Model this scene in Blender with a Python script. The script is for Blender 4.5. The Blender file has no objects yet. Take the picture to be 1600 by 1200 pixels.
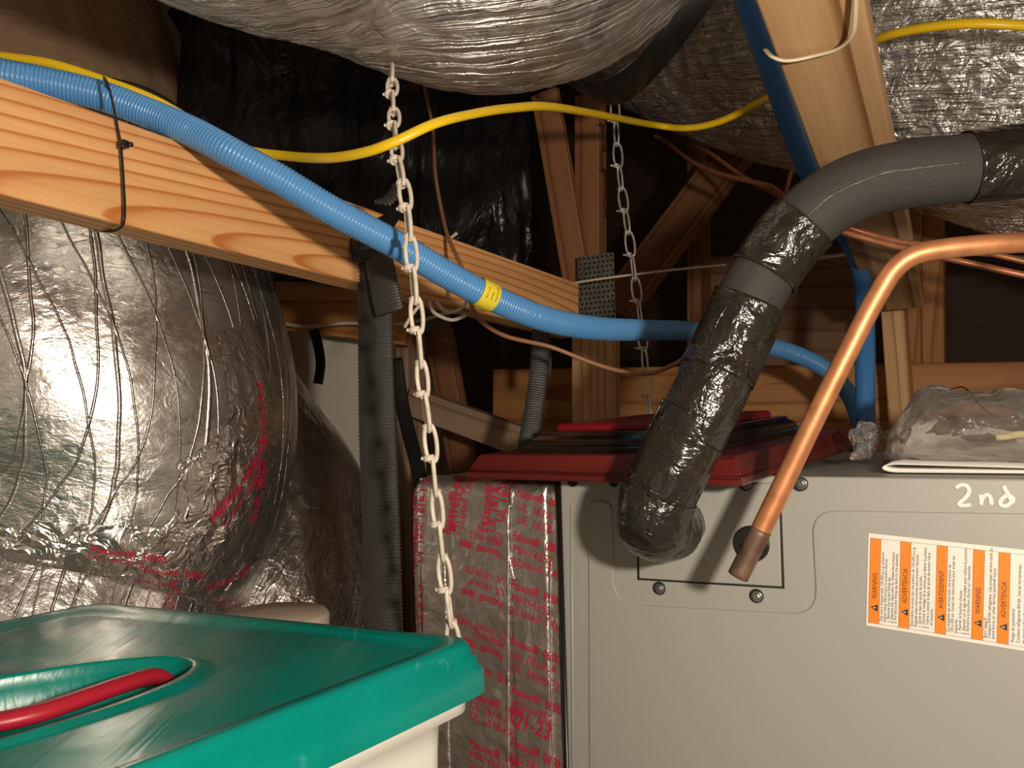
import bpy, bmesh, math, random
from mathutils import Vector, Matrix, noise
from math import sin, cos, pi, radians, sqrt
random.seed(7)
SC = bpy.context.scene
COL = SC.collection
V = Vector

# ------------------------------------------------------------ camera
FPX = 1250.0
CAM = V((0, 0, 1.3))
PITCH, ROLL = radians(2.75), radians(1.5)
right = V((cos(ROLL), 0, -sin(ROLL)))
fwd = V((0, cos(PITCH), sin(PITCH)))
right = (right - fwd * right.dot(fwd)).normalized()
up = right.cross(fwd).normalized()
cd = bpy.data.cameras.new('camera')
cam = bpy.data.objects.new('camera', cd)
COL.objects.link(cam)
cam.matrix_world = Matrix(((right.x, up.x, -fwd.x, CAM.x), (right.y, up.y, -fwd.y, CAM.y),
                           (right.z, up.z, -fwd.z, CAM.z), (0, 0, 0, 1)))
cd.sensor_fit = 'HORIZONTAL'
cd.sensor_width = 36
cd.lens = 36 * FPX / 1600
cd.clip_start = .01
SC.camera = cam
# ------------------------------------------------------------ world, light, exposure
w = bpy.data.worlds.new('world'); SC.world = w; w.use_nodes = True
w.node_tree.nodes['Background'].inputs[0].default_value = (1, .85, .7, 1)
w.node_tree.nodes['Background'].inputs[1].default_value = .01
def lamp(name, loc, power, size, col):
    l = bpy.data.lights.new(name, 'POINT'); l.energy = power; l.shadow_soft_size = size; l.color = col
    o = bpy.data.objects.new(name, l); COL.objects.link(o); o.location = loc
    return o
LAMP = V((.20, -.06, 1.355))
lamp('work_lamp', LAMP, 27, .022, (1, .87, .71))
vs = SC.view_settings
vs.view_transform = 'Standard'; vs.look = 'None'; vs.gamma = 1; vs.use_curve_mapping = False
vs.exposure = 0.0

# ------------------------------------------------------------ frames
D = V((.512, .859, 0)).normalized()      # runs away from the camera along the joists
W = V((D.y, -D.x, 0))                    # runs right along the unit's front
UP = V((0, 0, 1))
def ray(px, py):
    return fwd + right * ((px - 800) / FPX) + up * ((600 - py) / FPX)
def P(px, py, Y):
    d = ray(px, py); return CAM + d * (Y / d.y)
def onplane(px, py, p0, n):
    d = ray(px, py); return CAM + d * ((p0 - CAM).dot(n) / d.dot(n))
def F(a, b, z): return W * a + D * b + UP * z
UF = P(1100, 742, .80)                   # a point on the unit's front face
UB = UF.dot(D)                           # its depth along D
UT = CAM.z - .0575                       # its top

# ------------------------------------------------------------ mesh helpers
WM = {}
def link(name, verts, faces, mat, parent=None, uvs=None, smooth=True, M=None, matidx=None):
    me = bpy.data.meshes.new(name)
    if M is None:
        if parent is not None: M = Matrix.Translation(WM[parent].to_translation())
        else:
            lo = V([min(v[i] for v in verts) for i in range(3)]); hi = V([max(v[i] for v in verts) for i in range(3)])
            M = Matrix.Translation(V(((lo.x + hi.x) / 2, (lo.y + hi.y) / 2, lo.z)))
        T = M.to_translation(); verts = [V(v) - T for v in verts]
    me.from_pydata([tuple(v) for v in verts], [], faces)
    mats = mat if isinstance(mat, (list, tuple)) else [mat]
    for m in mats: me.materials.append(m)
    if matidx: me.polygons.foreach_set('material_index', matidx)
    if uvs:
        ul = me.uv_layers.new(name='UVMap')
        for i, uv in enumerate(uvs): ul.data[i].uv = uv
    me.polygons.foreach_set('use_smooth', [smooth] * len(me.polygons))
    me.update()
    o = bpy.data.objects.new(name, me); COL.objects.link(o)
    if parent is not None:
        o.parent = parent; o.matrix_basis = WM[parent].inverted() @ M
    else: o.matrix_basis = M
    WM[o] = M.copy()
    return o
def thing(name, loc, label, cat, group=None):
    o = bpy.data.objects.new(name, None); COL.objects.link(o); o.location = loc
    o.empty_display_size = .05
    WM[o] = Matrix.Translation(V(loc))
    return tag(o, label, cat, group)
def tag(o, label=None, cat=None, group=None, kind=None):
    if label: o['label'] = label
    if cat: o['category'] = cat
    if group: o['group'] = group
    if kind: o['kind'] = kind
    return o
def struct(o): o['kind'] = 'structure'; return o

def cat_rom(pts, vals, step):
    """resample control points (and a value per point) with Catmull-Rom"""
    n = len(pts); out = []; vo = []
    g = lambda i: pts[max(0, min(n - 1, i))]
    for i in range(n - 1):
        p0, p1, p2, p3 = g(i - 1), g(i), g(i + 1), g(i + 2)
        if i == 0: p0 = p1 * 2 - p2
        if i == n - 2: p3 = p2 * 2 - p1
        k = max(1, int(round((p2 - p1).length / step)))
        for j in range(k):
            t = j / k
            out.append(.5 * ((2 * p1) + (p2 - p0) * t + (2 * p0 - 5 * p1 + 4 * p2 - p3) * t * t + (3 * p1 - p0 - 3 * p2 + p3) * t ** 3))
            vo.append(vals[i] * (1 - t) + vals[i + 1] * t)
    out.append(pts[-1].copy()); vo.append(vals[-1])
    return out, vo

class Sweep:
    def __init__(s, pts, r, step=.01, seg=16, flat=1.0, ref=None, disp=None, spin=None):
        vals = r if isinstance(r, (list, tuple)) else [r] * len(pts)
        s.C, s.R = cat_rom([V(p) for p in pts], vals, step)
        s.seg, s.flat, s.disp = seg, flat, disp
        n = len(s.C); s.T = []
        for i in range(n):
            a, b = s.C[max(0, i - 1)], s.C[min(n - 1, i + 1)]
            s.T.append((b - a).normalized())
        ref = V(ref) if ref is not None else (UP if abs(s.T[0].z) < .9 else V((1, 0, 0)))
        fix = ref.copy()
        N = (ref - s.T[0] * ref.dot(s.T[0])).normalized(); s.N = [N]
        for i in range(1, n):
            N = N - s.T[i] * N.dot(s.T[i]); N.normalize(); s.N.append(N)
        s.B = [s.T[i].cross(s.N[i]) for i in range(n)]
        s.S = [0.0]
        for i in range(1, n): s.S.append(s.S[-1] + (s.C[i] - s.C[i - 1]).length)
    def at(s, k, ang, off=0.0):
        """k a float ring index"""
        i = max(0, min(len(s.C) - 2, int(k))); t = k - i
        C = s.C[i].lerp(s.C[i + 1], t); N = s.N[i].lerp(s.N[i + 1], t); B = s.B[i].lerp(s.B[i + 1], t)
        R = s.R[i] * (1 - t) + s.R[i + 1] * t; S = s.S[i] * (1 - t) + s.S[i + 1] * t
        d = off + (s.disp(S, ang, R) if s.disp else 0)
        return C + N * ((R * s.flat + d) * cos(ang)) + B * ((R + d) * sin(ang))
    def kof(s, S):
        import bisect
        i = max(0, min(len(s.S) - 2, bisect.bisect_right(s.S, S) - 1))
        return i + (S - s.S[i]) / max(1e-9, s.S[i + 1] - s.S[i])
    def mesh(s, k0=0, k1=None, off=0.0, caps=True):
        k1 = len(s.C) - 1 if k1 is None else k1
        ks = list(range(k0, k1 + 1)); n = s.seg; vs_ = []; fs = []; uv = []
        for k in ks:
            for j in range(n): vs_.append(s.at(k, 2 * pi * j / n, off))
        m = 2 * pi * max(s.R) / n
        for i in range(len(ks) - 1):
            for j in range(n):
                a = i * n + j; b = i * n + (j + 1) % n
                fs.append((a, b, b + n, a + n))
                uv += [(j * m, s.S[ks[i]]), ((j + 1) * m, s.S[ks[i]]), ((j + 1) * m, s.S[ks[i + 1]]), (j * m, s.S[ks[i + 1]])]
        if caps:
            fs.append(tuple(reversed(range(n)))); uv += [(0, 0)] * n
            b = (len(ks) - 1) * n; fs.append(tuple(b + j for j in range(n))); uv += [(0, 0)] * n
        return vs_, fs, uv
    def find(s, px, py):
        """surface parameters under a direction"""
        d = ray(px, py).normalized(); best = None
        for k in range(0, len(s.C), 2):
            for j in range(0, 90):
                a = 2 * pi * j / 90
                p = s.at(k, a) - CAM; t = p.dot(d); e = (p - d * t).length
                if best is None or e + t * .05 < best[0]: best = (e + t * .05, k, a)
        return best[1], best[2]

def sweep(name, pts, r, mat, parent=None, **kw):
    caps = kw.pop('caps', True); smooth = kw.pop('smooth', True)
    s = Sweep(pts, r, **kw); v, f, u = s.mesh(caps=caps)
    return link(name, v, f, mat, parent, u, smooth)
def join(parts):
    vs_, fs, uv = [], [], []
    for v, f, u in parts:
        b = len(vs_); vs_ += v; fs += [tuple(i + b for i in q) for q in f]
        uv += u if u else [(0, 0)] * sum(len(q) for q in f)
    return vs_, fs, uv
def boxv(x0, x1, y0, y1, z0, z1):
    v = [(x, y, z) for z in (z0, z1) for y in (y0, y1) for x in (x0, x1)]
    f = [(0, 2, 3, 1), (4, 5, 7, 6), (0, 1, 5, 4), (2, 6, 7, 3), (0, 4, 6, 2), (1, 3, 7, 5)]
    return [V(p) for p in v], f, None
def bevel(o, w=.002, seg=2):
    m = o.modifiers.new('bevel', 'BEVEL'); m.width = w; m.segments = seg; m.limit_method = 'ANGLE'; m.angle_limit = radians(40)
    return o
def frame_mat(o, x, y, z):
    return Matrix(((x.x, y.x, z.x, o.x), (x.y, y.y, z.y, o.y), (x.z, y.z, z.z, o.z), (0, 0, 0, 1)))
def board(name, a, b, wdir, wd, th, mat, parent=None, bev=.0025, notch=0.0):
    """a lumber member; a-b is one edge of the face towards us, wdir points across that face"""
    x = (b - a); L = x.length; x.normalize()
    y = (wdir - x * wdir.dot(x)).normalized(); z = x.cross(y)
    if z.dot((a + b) / 2 - CAM) < 0: sgn = -1
    else: sgn = 1
    v, f, _ = boxv(0, L, 0, wd, min(0, sgn * th), max(0, sgn * th))
    o = link(name, v, f, mat, parent, smooth=False, M=frame_mat(a, x, y, z))
    return bevel(o, bev)

# ------------------------------------------------------------ materials
def new_mat(name):
    m = bpy.data.materials.new(name); m.use_nodes = True
    nt = m.node_tree; return m, nt, nt.nodes['Principled BSDF']
def N(nt, t, **kw):
    n = nt.nodes.new(t)
    for k, v in kw.items():
        if k in ('operation', 'blend_type', 'wave_type', 'rings_direction', 'bands_direction', 'feature', 'wave_profile', 'noise_dimensions', 'distance', 'data_type', 'noise_type', 'normalize'): setattr(n, k, v)
        else: n.inputs[k].default_value = v
    return n
def L(nt, a, b): nt.links.new(a, b)
def ramp(nt, src, stops):
    r = nt.nodes.new('ShaderNodeValToRGB'); e = r.color_ramp.elements
    while len(e) < len(stops): e.new(.5)
    for q, (p, c) in zip(e, stops): q.position = p; q.color = (*c, 1) if len(c) == 3 else c
    L(nt, src, r.inputs[0]); return r.outputs[0]
def coords(nt, kind='Object', scale=(1, 1, 1), loc=(0, 0, 0), rot=(0, 0, 0)):
    t = nt.nodes.new('ShaderNodeTexCoord'); m = nt.nodes.new('ShaderNodeMapping')
    m.inputs['Scale'].default_value = scale; m.inputs['Location'].default_value = loc; m.inputs['Rotation'].default_value = rot
    L(nt, t.outputs[kind], m.inputs[0]); return m.outputs[0]
def bump(nt, bsdf, h, strength, dist, prev=None):
    b = nt.nodes.new('ShaderNodeBump'); b.inputs['Strength'].default_value = strength; b.inputs['Distance'].default_value = dist
    L(nt, h, b.inputs['Height'])
    if prev: L(nt, prev, b.inputs['Normal'])
    L(nt, b.outputs[0], bsdf.inputs['Normal']); return b.outputs[0]
def plain(name, col, rough=.5, metal=0, nscale=0, nstr=0, ndist=.001, coat=0, var=0):
    m, nt, b = new_mat(name)
    b.inputs['Base Color'].default_value = (*col, 1); b.inputs['Roughness'].default_value = rough; b.inputs['Metallic'].default_value = metal
    if coat: b.inputs['Coat Weight'].default_value = coat; b.inputs['Coat Roughness'].default_value = .1
    if var:
        c = coords(nt); n = N(nt, 'ShaderNodeTexNoise', Scale=60, Detail=4); L(nt, c, n.inputs[0])
        L(nt, ramp(nt, n.outputs[0], [(.3, tuple(k * (1 - var) for k in col)), (.7, tuple(min(1, k * (1 + var)) for k in col))]), b.inputs['Base Color'])
    if nscale:
        c = coords(nt); n = N(nt, 'ShaderNodeTexNoise', Scale=nscale, Detail=4); L(nt, c, n.inputs[0])
        bump(nt, b, n.outputs[0], nstr, ndist)
    return m
def wood(name, light, dark, off=(0, .03, .06), ring=34, dist=5, tilt=(0, 0, .06), xs=.12, knots=False):
    m, nt, b = new_mat(name)
    c = coords(nt, scale=(xs, 1, 1), loc=off, rot=tilt)
    wv = N(nt, 'ShaderNodeTexWave', wave_type='RINGS', rings_direction='X', Scale=ring, Distortion=dist, Detail=2.5, wave_profile='SAW')
    wv.inputs['Detail Scale'].default_value = .35; wv.inputs['Detail Roughness'].default_value = .45
    L(nt, c, wv.inputs[0])
    c2 = coords(nt, scale=(4, 260, 260)); n2 = N(nt, 'ShaderNodeTexNoise', Scale=1, Detail=5); L(nt, c2, n2.inputs[0])
    c3 = coords(nt, scale=(2.2, 32, 32)); n3 = N(nt, 'ShaderNodeTexNoise', Scale=1, Detail=3); L(nt, c3, n3.inputs[0])
    mid = tuple((l * .75 + d * .25) for l, d in zip(light, dark))
    col = ramp(nt, wv.outputs['Fac'], [(0, light), (.42, light), (.70, mid), (.88, dark), (.95, dark), (1, light)])
    mx = N(nt, 'ShaderNodeMix', data_type='RGBA', blend_type='MULTIPLY'); mx.inputs[0].default_value = .55
    L(nt, col, mx.inputs[6]); L(nt, ramp(nt, n2.outputs[0], [(.3, (.78, .72, .66)), (.65, (1, 1, 1))]), mx.inputs[7])
    mx2 = N(nt, 'ShaderNodeMix', data_type='RGBA', blend_type='MULTIPLY'); mx2.inputs[0].default_value = .5
    L(nt, mx.outputs[2], mx2.inputs[6]); L(nt, ramp(nt, n3.outputs[0], [(.32, (.62, .50, .42)), (.62, (1, 1, 1))]), mx2.inputs[7])
    L(nt, mx2.outputs[2], b.inputs['Base Color'])
    b.inputs['Roughness'].default_value = .62
    bump(nt, b, n2.outputs[0], .25, .001)
    return m
def foil(name, tint=(.80, .77, .74), rough=.2, ang=0.0, along=9, across=55, deep=.0035, fine=.0010, iso=.0015, scrim=0, metal=.93):
    m, nt, b = new_mat(name)
    b.inputs['Base Color'].default_value = (*tint, 1); b.inputs['Metallic'].default_value = metal
    u = coords(nt, 'UV', rot=(0, 0, ang))
    mp = nt.nodes.new('ShaderNodeMapping'); mp.inputs['Scale'].default_value = (along, across, 1); L(nt, u, mp.inputs[0])
    def ridged(vec, sc, det, dis):
        n1 = N(nt, 'ShaderNodeTexNoise', Scale=sc, Detail=det, Roughness=.55, Distortion=dis); L(nt, vec, n1.inputs[0])
        a = N(nt, 'ShaderNodeMath', operation='SUBTRACT'); a.inputs[1].default_value = .5; L(nt, n1.outputs[0], a.inputs[0])
        a2 = N(nt, 'ShaderNodeMath', operation='ABSOLUTE'); L(nt, a.outputs[0], a2.inputs[0]); return a2.outputs[0], n1.outputs[0]
    r1, n1 = ridged(mp.outputs[0], 1, 3, .5)
    pr = bump(nt, b, r1, 1, -deep * 4)
    c = coords(nt)
    r2, n2 = ridged(c, 34, 3, .8); pr = bump(nt, b, r2, 1, -iso * 4, pr)
    r3, n3 = ridged(mp.outputs[0], 4.5, 3, 1.0); pr = bump(nt, b, r3, 1, -fine * 4, pr)
    if scrim:
        u = coords(nt, 'UV')
        for rz, sc, dd in ((.30, 5.2, .35), (-.14, 6.3, .35), (.10, 3.1, .5)):
            mp = nt.nodes.new('ShaderNodeMapping'); mp.inputs['Rotation'].default_value = (0, 0, rz); L(nt, u, mp.inputs[0])
            wv = N(nt, 'ShaderNodeTexWave', wave_type='BANDS', bands_direction='X', Scale=sc, Distortion=dd * 3, Detail=2); wv.inputs['Detail Scale'].default_value = 1.5
            L(nt, mp.outputs[0], wv.inputs[0])
            r = ramp(nt, wv.outputs['Fac'], [(.993, (0, 0, 0)), (1, (1, 1, 1))])
            pr = bump(nt, b, r, 1, scrim, pr)
    rr = ramp(nt, n2, [(.3, (rough * .8,) * 3), (.7, (rough * 1.5,) * 3)]); L(nt, rr, b.inputs['Roughness'])
    return m

M = {}
PL, PDK = (.66, .335, .135), (.36, .115, .026)
M['pine_beam'] = wood('pine with orange cathedral grain', (.84, .46, .19), (.58, .20, .045), off=(0, -.088, .055), ring=34, dist=3.0, tilt=(0, .64, .22), xs=.15)
M['pine_rafter'] = wood('pale pine with broad grain', (.70, .45, .235), (.33, .165, .065), off=(0, -.02, .05), ring=12, dist=4, tilt=(.3, .02, .0), xs=.12)
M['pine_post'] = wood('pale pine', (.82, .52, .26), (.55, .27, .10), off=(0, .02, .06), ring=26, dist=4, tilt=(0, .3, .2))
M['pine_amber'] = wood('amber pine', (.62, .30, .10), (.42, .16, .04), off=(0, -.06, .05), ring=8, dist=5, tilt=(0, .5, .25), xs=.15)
M['pine_shaded'] = wood('brown pine darkened for shade', (.36, .17, .08), (.23, .085, .033), off=(0, -.05, .05), ring=20, dist=4)  # darker pine: shade on the rear lumber is put into the colour
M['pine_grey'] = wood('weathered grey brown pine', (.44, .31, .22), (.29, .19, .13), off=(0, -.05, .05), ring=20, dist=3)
M['plywood'] = wood('dim plywood', (.36, .20, .10), (.24, .11, .05), off=(.3, .3, .05), ring=6, dist=8, xs=.4)
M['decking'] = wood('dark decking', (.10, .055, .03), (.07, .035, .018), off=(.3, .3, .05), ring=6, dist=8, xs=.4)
M['foil_scrim'] = foil('foil duct jacket with scrim', ang=.2, along=14, across=30, deep=.0005, iso=.00028, fine=.00022, scrim=.0015, rough=.24)
M['foil_crinkle'] = foil('crinkled foil', (.52, .48, .45), ang=-.9, along=9, across=60, deep=.0022, iso=.0010, fine=.0003, rough=.26)
M['foil_streak'] = foil('streaked foil', (.84, .82, .80), ang=.65, along=4, across=80, deep=.0045, iso=.0009, fine=.0003, rough=.36)
M['foil_sharp'] = foil('sharp crumpled foil', (.93, .92, .90), ang=1.15, along=5, across=60, deep=.0090, iso=.0022, fine=.0006, rough=.29)
M['foil_brown_reflection'] = foil('foil with painted brown reflection', (.62, .42, .27), along=12, across=14, deep=.002, iso=.0008, fine=.0003, rough=.4, metal=.25)  # the brown reflection of the wood is put into the base colour
M['foil_tape'] = foil('foil tape', (.78, .73, .69), along=9, across=9, deep=.0006, iso=.0008, fine=.0001, rough=.33)
M['foil_patch'] = foil('crumpled foil tape', (.84, .80, .77), along=9, across=9, deep=.002, iso=.0022, fine=.0003, rough=.2)
M['red_ink'] = plain('red ink', (.56, .015, .055), .5)
M['unit_grey'] = plain('grey painted steel', (.395, .39, .35), .42, nscale=500, nstr=.15, ndist=.0004)
M['unit_dark'] = plain('dark gap', (.012, .012, .012), .6)
M['screw'] = plain('blackened steel', (.26, .25, .24), .3, .8)
M['zinc'] = plain('zinc plated steel', (.62, .60, .56), .38, .55, nscale=700, nstr=.5, ndist=.0005, var=.25)
M['zinc_dusty'] = plain('dusty zinc', (.74, .66, .56), .65, .15, nscale=900, nstr=.9, ndist=.0008, var=.2)
M['steel_plate'] = plain('galvanised plate', (.20, .18, .155), .5, .5, var=.3)
M['blue'] = plain('blue corrugated plastic', (.10, .31, .66), .34, coat=.2)
M['blue_dark'] = plain('blue flexible tube', (.05, .20, .52), .45)
M['yellow'] = plain('yellow cable jacket', (.80, .53, .012), .38, nscale=40, nstr=.2, ndist=.002)
M['yellow_label'] = plain('yellow sticker', (.88, .72, .05), .5)
M['black_ink'] = plain('black ink', (.02, .02, .02), .5)
M['cream'] = plain('cream nylon', (.78, .66, .46), .4)
M['black_nylon'] = plain('black nylon', (.012, .011, .011), .32)
M['webbing'] = plain('black webbing', (.045, .042, .038), .3, nscale=1100, nstr=.6, ndist=.0006)
M['copper'] = plain('copper', (.62, .26, .115), .46, .6, var=.2)
M['copper_dull'] = plain('brown copper tube', (.55, .22, .11), .42, .5, var=.2)
M['wire_brown'] = plain('brown thermostat wire', (.36, .17, .09), .45)
M['wire_white'] = plain('white cable jacket', (.62, .53, .44), .5)
M['foam'] = plain('black foam', (.040, .036, .033), .75, nscale=420, nstr=.7, ndist=.0012)
M['teal'] = None
M['white_plastic'] = plain('translucent white plastic', (.78, .76, .70), .4)
M['white_plastic'].node_tree.nodes['Principled BSDF'].inputs['Subsurface Weight'].default_value = .0
M['red_plastic'] = plain('dark red plastic', (.40, .012, .03), .4)
M['mahogany'] = wood('mahogany veneer', (.155, .018, .016), (.075, .008, .008), ring=40, dist=3, xs=.1)
M['mahogany'].node_tree.nodes['Principled BSDF'].inputs['Roughness'].default_value = .3
M['red_gloss'] = plain('red lacquer', (.22, .006, .014), .35)
M['black_gloss'] = plain('black lacquer', (.012, .007, .006), .18, coat=.5)
M['paper'] = plain('white paper', (.80, .77, .72), .7)
M['orange'] = plain('orange print', (.95, .25, .012), .55)
M['label'] = plain('cream sticker', (.88, .83, .75), .5)
M['marker'] = plain('white marker', (.86, .85, .82), .6)
M['yellow_tape'] = plain('pale yellow tape', (.80, .72, .38), .6)
M['concrete'] = plain('grey concrete', (.46, .45, .43), .8, nscale=20, nstr=.3, ndist=.005, var=.1)
M['pale'] = plain('pale painted panel', (.78, .71, .63), .7, nscale=60, nstr=.3, ndist=.003)
M['pinkish'] = plain('pinkish primer', (.42, .29, .25), .7)
M['beige'] = plain('beige plastic', (.52, .43, .34), .5)

def teal_mat():
    m, nt, b = new_mat('teal plastic with scuffs')
    c = coords(nt)
    n = N(nt, 'ShaderNodeTexNoise', Scale=9, Detail=6, Roughness=.6, Distortion=.4); L(nt, c, n.inputs[0])
    c2 = coords(nt, scale=(60, 4, 30), rot=(0, 0, .9)); n2 = N(nt, 'ShaderNodeTexNoise', Scale=1, Detail=5, Distortion=2); L(nt, c2, n2.inputs[0])
    sc = ramp(nt, n2.outputs[0], [(.66, (0, 0, 0)), (.72, (.5, .5, .5))])
    mx = N(nt, 'ShaderNodeMix', data_type='RGBA'); L(nt, sc, mx.inputs[0])
    L(nt, ramp(nt, n.outputs[0], [(.35, (0, .20, .162)), (.65, (.0, .245, .205))]), mx.inputs[6]); mx.inputs[7].default_value = (.04, .30, .25, 1)
    b.inputs['Specular IOR Level'].default_value = .35
    L(nt, mx.outputs[2], b.inputs['Base Color'])
    L(nt, ramp(nt, n.outputs[0], [(.3, (.18,) * 3), (.7, (.34,) * 3)]), b.inputs['Roughness'])
    n3 = N(nt, 'ShaderNodeTexNoise', Scale=14, Detail=2); L(nt, c, n3.inputs[0])
    p = bump(nt, b, n3.outputs[0], .6, .004)
    bump(nt, b, n2.outputs[0], .3, .0012, p)
    return m
M['teal'] = teal_mat()
def tape_mat():
    m, nt, b = new_mat('glossy black tape')
    b.inputs['Base Color'].default_value = (.020, .016, .013, 1); b.inputs['Roughness'].default_value = .2
    b.inputs['Specular IOR Level'].default_value = .75
    c = coords(nt); n = N(nt, 'ShaderNodeTexNoise', Scale=26, Detail=5, Distortion=.8); L(nt, c, n.inputs[0])
    p = bump(nt, b, n.outputs[0], 1, .010)
    u = coords(nt, 'UV', scale=(1, 1, 1)); wv = N(nt, 'ShaderNodeTexWave', wave_type='BANDS', bands_direction='Y', Scale=120, Distortion=3, Detail=2); L(nt, u, wv.inputs[0])
    bump(nt, b, wv.outputs['Fac'], .12, .0003, p)
    return m
M['tape'] = tape_mat()
def sheet_mat():
    m, nt, b = new_mat('black plastic sheet')
    b.inputs['Base Color'].default_value = (.008, .008, .009, 1); b.inputs['Roughness'].default_value = .28
    c = coords(nt, scale=(1, 1, .4)); n = N(nt, 'ShaderNodeTexNoise', Scale=12, Detail=4, Distortion=1); L(nt, c, n.inputs[0])
    bump(nt, b, n.outputs[0], 1, .02)
    return m
M['sheet'] = sheet_mat()
def block_mat():
    m, nt, b = new_mat('painted concrete block')
    c = coords(nt)
    br = nt.nodes.new('ShaderNodeTexBrick'); br.inputs['Color1'].default_value = (.52, .46, .40, 1); br.inputs['Color2'].default_value = (.48, .43, .37, 1)
    br.inputs['Mortar'].default_value = (.36, .32, .28, 1); br.inputs['Scale'].default_value = 1
    br.inputs['Brick Width'].default_value = .4; br.inputs['Row Height'].default_value = .2; br.inputs['Mortar Size'].default_value = .006; br.inputs['Mortar Smooth'].default_value = .4
    L(nt, c, br.inputs[0]); n = N(nt, 'ShaderNodeTexNoise', Scale=60, Detail=5); L(nt, c, n.inputs[0])
    mx = N(nt, 'ShaderNodeMix', data_type='RGBA', blend_type='MULTIPLY'); mx.inputs[0].default_value = .4
    L(nt, br.outputs[0], mx.inputs[6]); L(nt, ramp(nt, n.outputs[0], [(.3, (.7, .68, .65)), (.6, (1, 1, 1))]), mx.inputs[7])
    L(nt, mx.outputs[2], b.inputs['Base Color']); b.inputs['Roughness'].default_value = .8
    bump(nt, b, n.outputs[0], .5, .004); return m
M['block'] = block_mat()
def clear_mat():
    m, nt, b = new_mat('clear plastic film')
    b.inputs['Base Color'].default_value = (.80, .76, .72, 1); b.inputs['Roughness'].default_value = .16
    b.inputs['Specular IOR Level'].default_value = 1.0
    c = coords(nt); n = N(nt, 'ShaderNodeTexNoise', Scale=16, Detail=4, Distortion=2); L(nt, c, n.inputs[0])
    bump(nt, b, n.outputs[0], 1, .006)
    tr = nt.nodes.new('ShaderNodeBsdfTransparent'); tr.inputs[0].default_value = (.93, .90, .87, 1)
    mx = nt.nodes.new('ShaderNodeMixShader'); fr = N(nt, 'ShaderNodeFresnel'); fr.inputs[0].default_value = 1.28
    ad = N(nt, 'ShaderNodeMath', operation='ADD'); ad.inputs[1].default_value = .10; L(nt, fr.outputs[0], ad.inputs[0])
    L(nt, ad.outputs[0], mx.inputs[0]); L(nt, tr.outputs[0], mx.inputs[1]); L(nt, b.outputs[0], mx.inputs[2])
    L(nt, mx.outputs[0], nt.nodes['Material Output'].inputs[0]); return m
M['clear'] = clear_mat()

# ------------------------------------------------------------ text
_tc = {}
def glyphs(txt, bold=False):
    if (txt, bold) in _tc: return _tc[txt, bold]
    cu = bpy.data.curves.new('t', 'FONT'); cu.body = txt; cu.size = 1; cu.resolution_u = 2
    if bold: cu.offset = .013
    o = bpy.data.objects.new('t', cu); COL.objects.link(o)
    dg = bpy.context.evaluated_depsgraph_get(); dg.update()
    me = bpy.data.meshes.new_from_object(o.evaluated_get(dg))
    r = ([(v.co.x, v.co.y) for v in me.vertices], [tuple(p.vertices) for p in me.polygons])
    bpy.data.objects.remove(o); bpy.data.curves.remove(cu); bpy.data.meshes.remove(me)
    _tc[txt, bold] = r; return r
def text_on(txt, fn, size, bold=False, xs=1.0):
    """fn maps flat text coordinates (metres) to a point in the world"""
    v, f = glyphs(txt, bold)
    return [fn(x * size * xs, y * size) for x, y in v], f, None
def planefn(p, xd, yd):
    return lambda x, y: p + xd * x + yd * y

# ------------------------------------------------------------ SETTING
def quadbox(name, a0, a1, b0, b1, z0, z1, mat):
    v, f, _ = boxv(a0, a1, b0, b1, z0, z1)
    M_ = frame_mat(V((0, 0, 0)), W, D, UP)
    # local frame: x along W, y along D
    return struct(link(name, v, f, mat, smooth=False, M=M_))
A0, A1, B0, B1, Z1 = -2.35, 1.9, -1.3, 3.2, 2.9
quadbox('floor', A0 - .1, A1 + .1, B0 - .1, B1 + .1, -.05, 0, M['concrete'])
quadbox('ceiling', A0 - .1, A1 + .1, B0 - .1, B1 + .1, Z1, Z1 + .05, M['decking'])
def wall(name, p, x, L_, mat, th=.1):
    n = UP.cross(x)
    v, f, _ = boxv(0, L_, 0, Z1, 0, th)
    return struct(link(name, v, f, mat, smooth=False, M=frame_mat(p, x, UP, x.cross(UP))))
wall('wall_left', F(A0, B0, 0), D, B1 - B0, M['block'])      # thickness handled by its frame
wall('wall_back', F(A0, B1, 0), W, A1 - A0, M['decking'], -.1)
wall('wall_right', F(A1, B1, 0), -D, B1 - B0, M['pale'])
wall('wall_front', F(A1, B0, 0), -W, A1 - A0, M['pale'], -.1)

# ------------------------------------------------------------ AIR HANDLER
a_l, a_r = W.dot(UF) - .162 * 1.0, W.dot(UF) + .372
Nn = -D
def UP_(px, py, off=0.0):                # point on the unit's front face
    return onplane(px, py, UF + Nn * off, D)
unit = thing('air_handler', F((a_l + a_r) / 2, UB + .25, 0), 'grey steel air handler marked 2nd in white, with an orange striped sticker', 'air handler')
MU = frame_mat(V((0, 0, 0)), W, D, UP)
v, f, _ = boxv(a_l, a_r, UB, UB + .52, .0, UT)
bevel(link('cabinet', v, f, M['unit_grey'], unit, smooth=False, M=MU), .003, 3)
def prism(name, poly, off0, off1, mat, parent, bev=.0015, tri=False):
    """polygon of points on the front face extruded outwards"""
    n = len(poly); vv = [p + Nn * off0 for p in poly] + [p + Nn * off1 for p in poly]
    ff = [tuple(range(n, 2 * n)), tuple(reversed(range(n)))] + [(i, (i + 1) % n, (i + 1) % n + n, i + n) for i in range(n)]
    o = link(name, vv, ff, mat, parent, smooth=False)
    me = o.data; bm = bmesh.new(); bm.from_mesh(me); bmesh.ops.recalc_face_normals(bm, faces=bm.faces); bm.to_mesh(me); bm.free()
    if bev: bevel(o, bev, 3)
    return o
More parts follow.
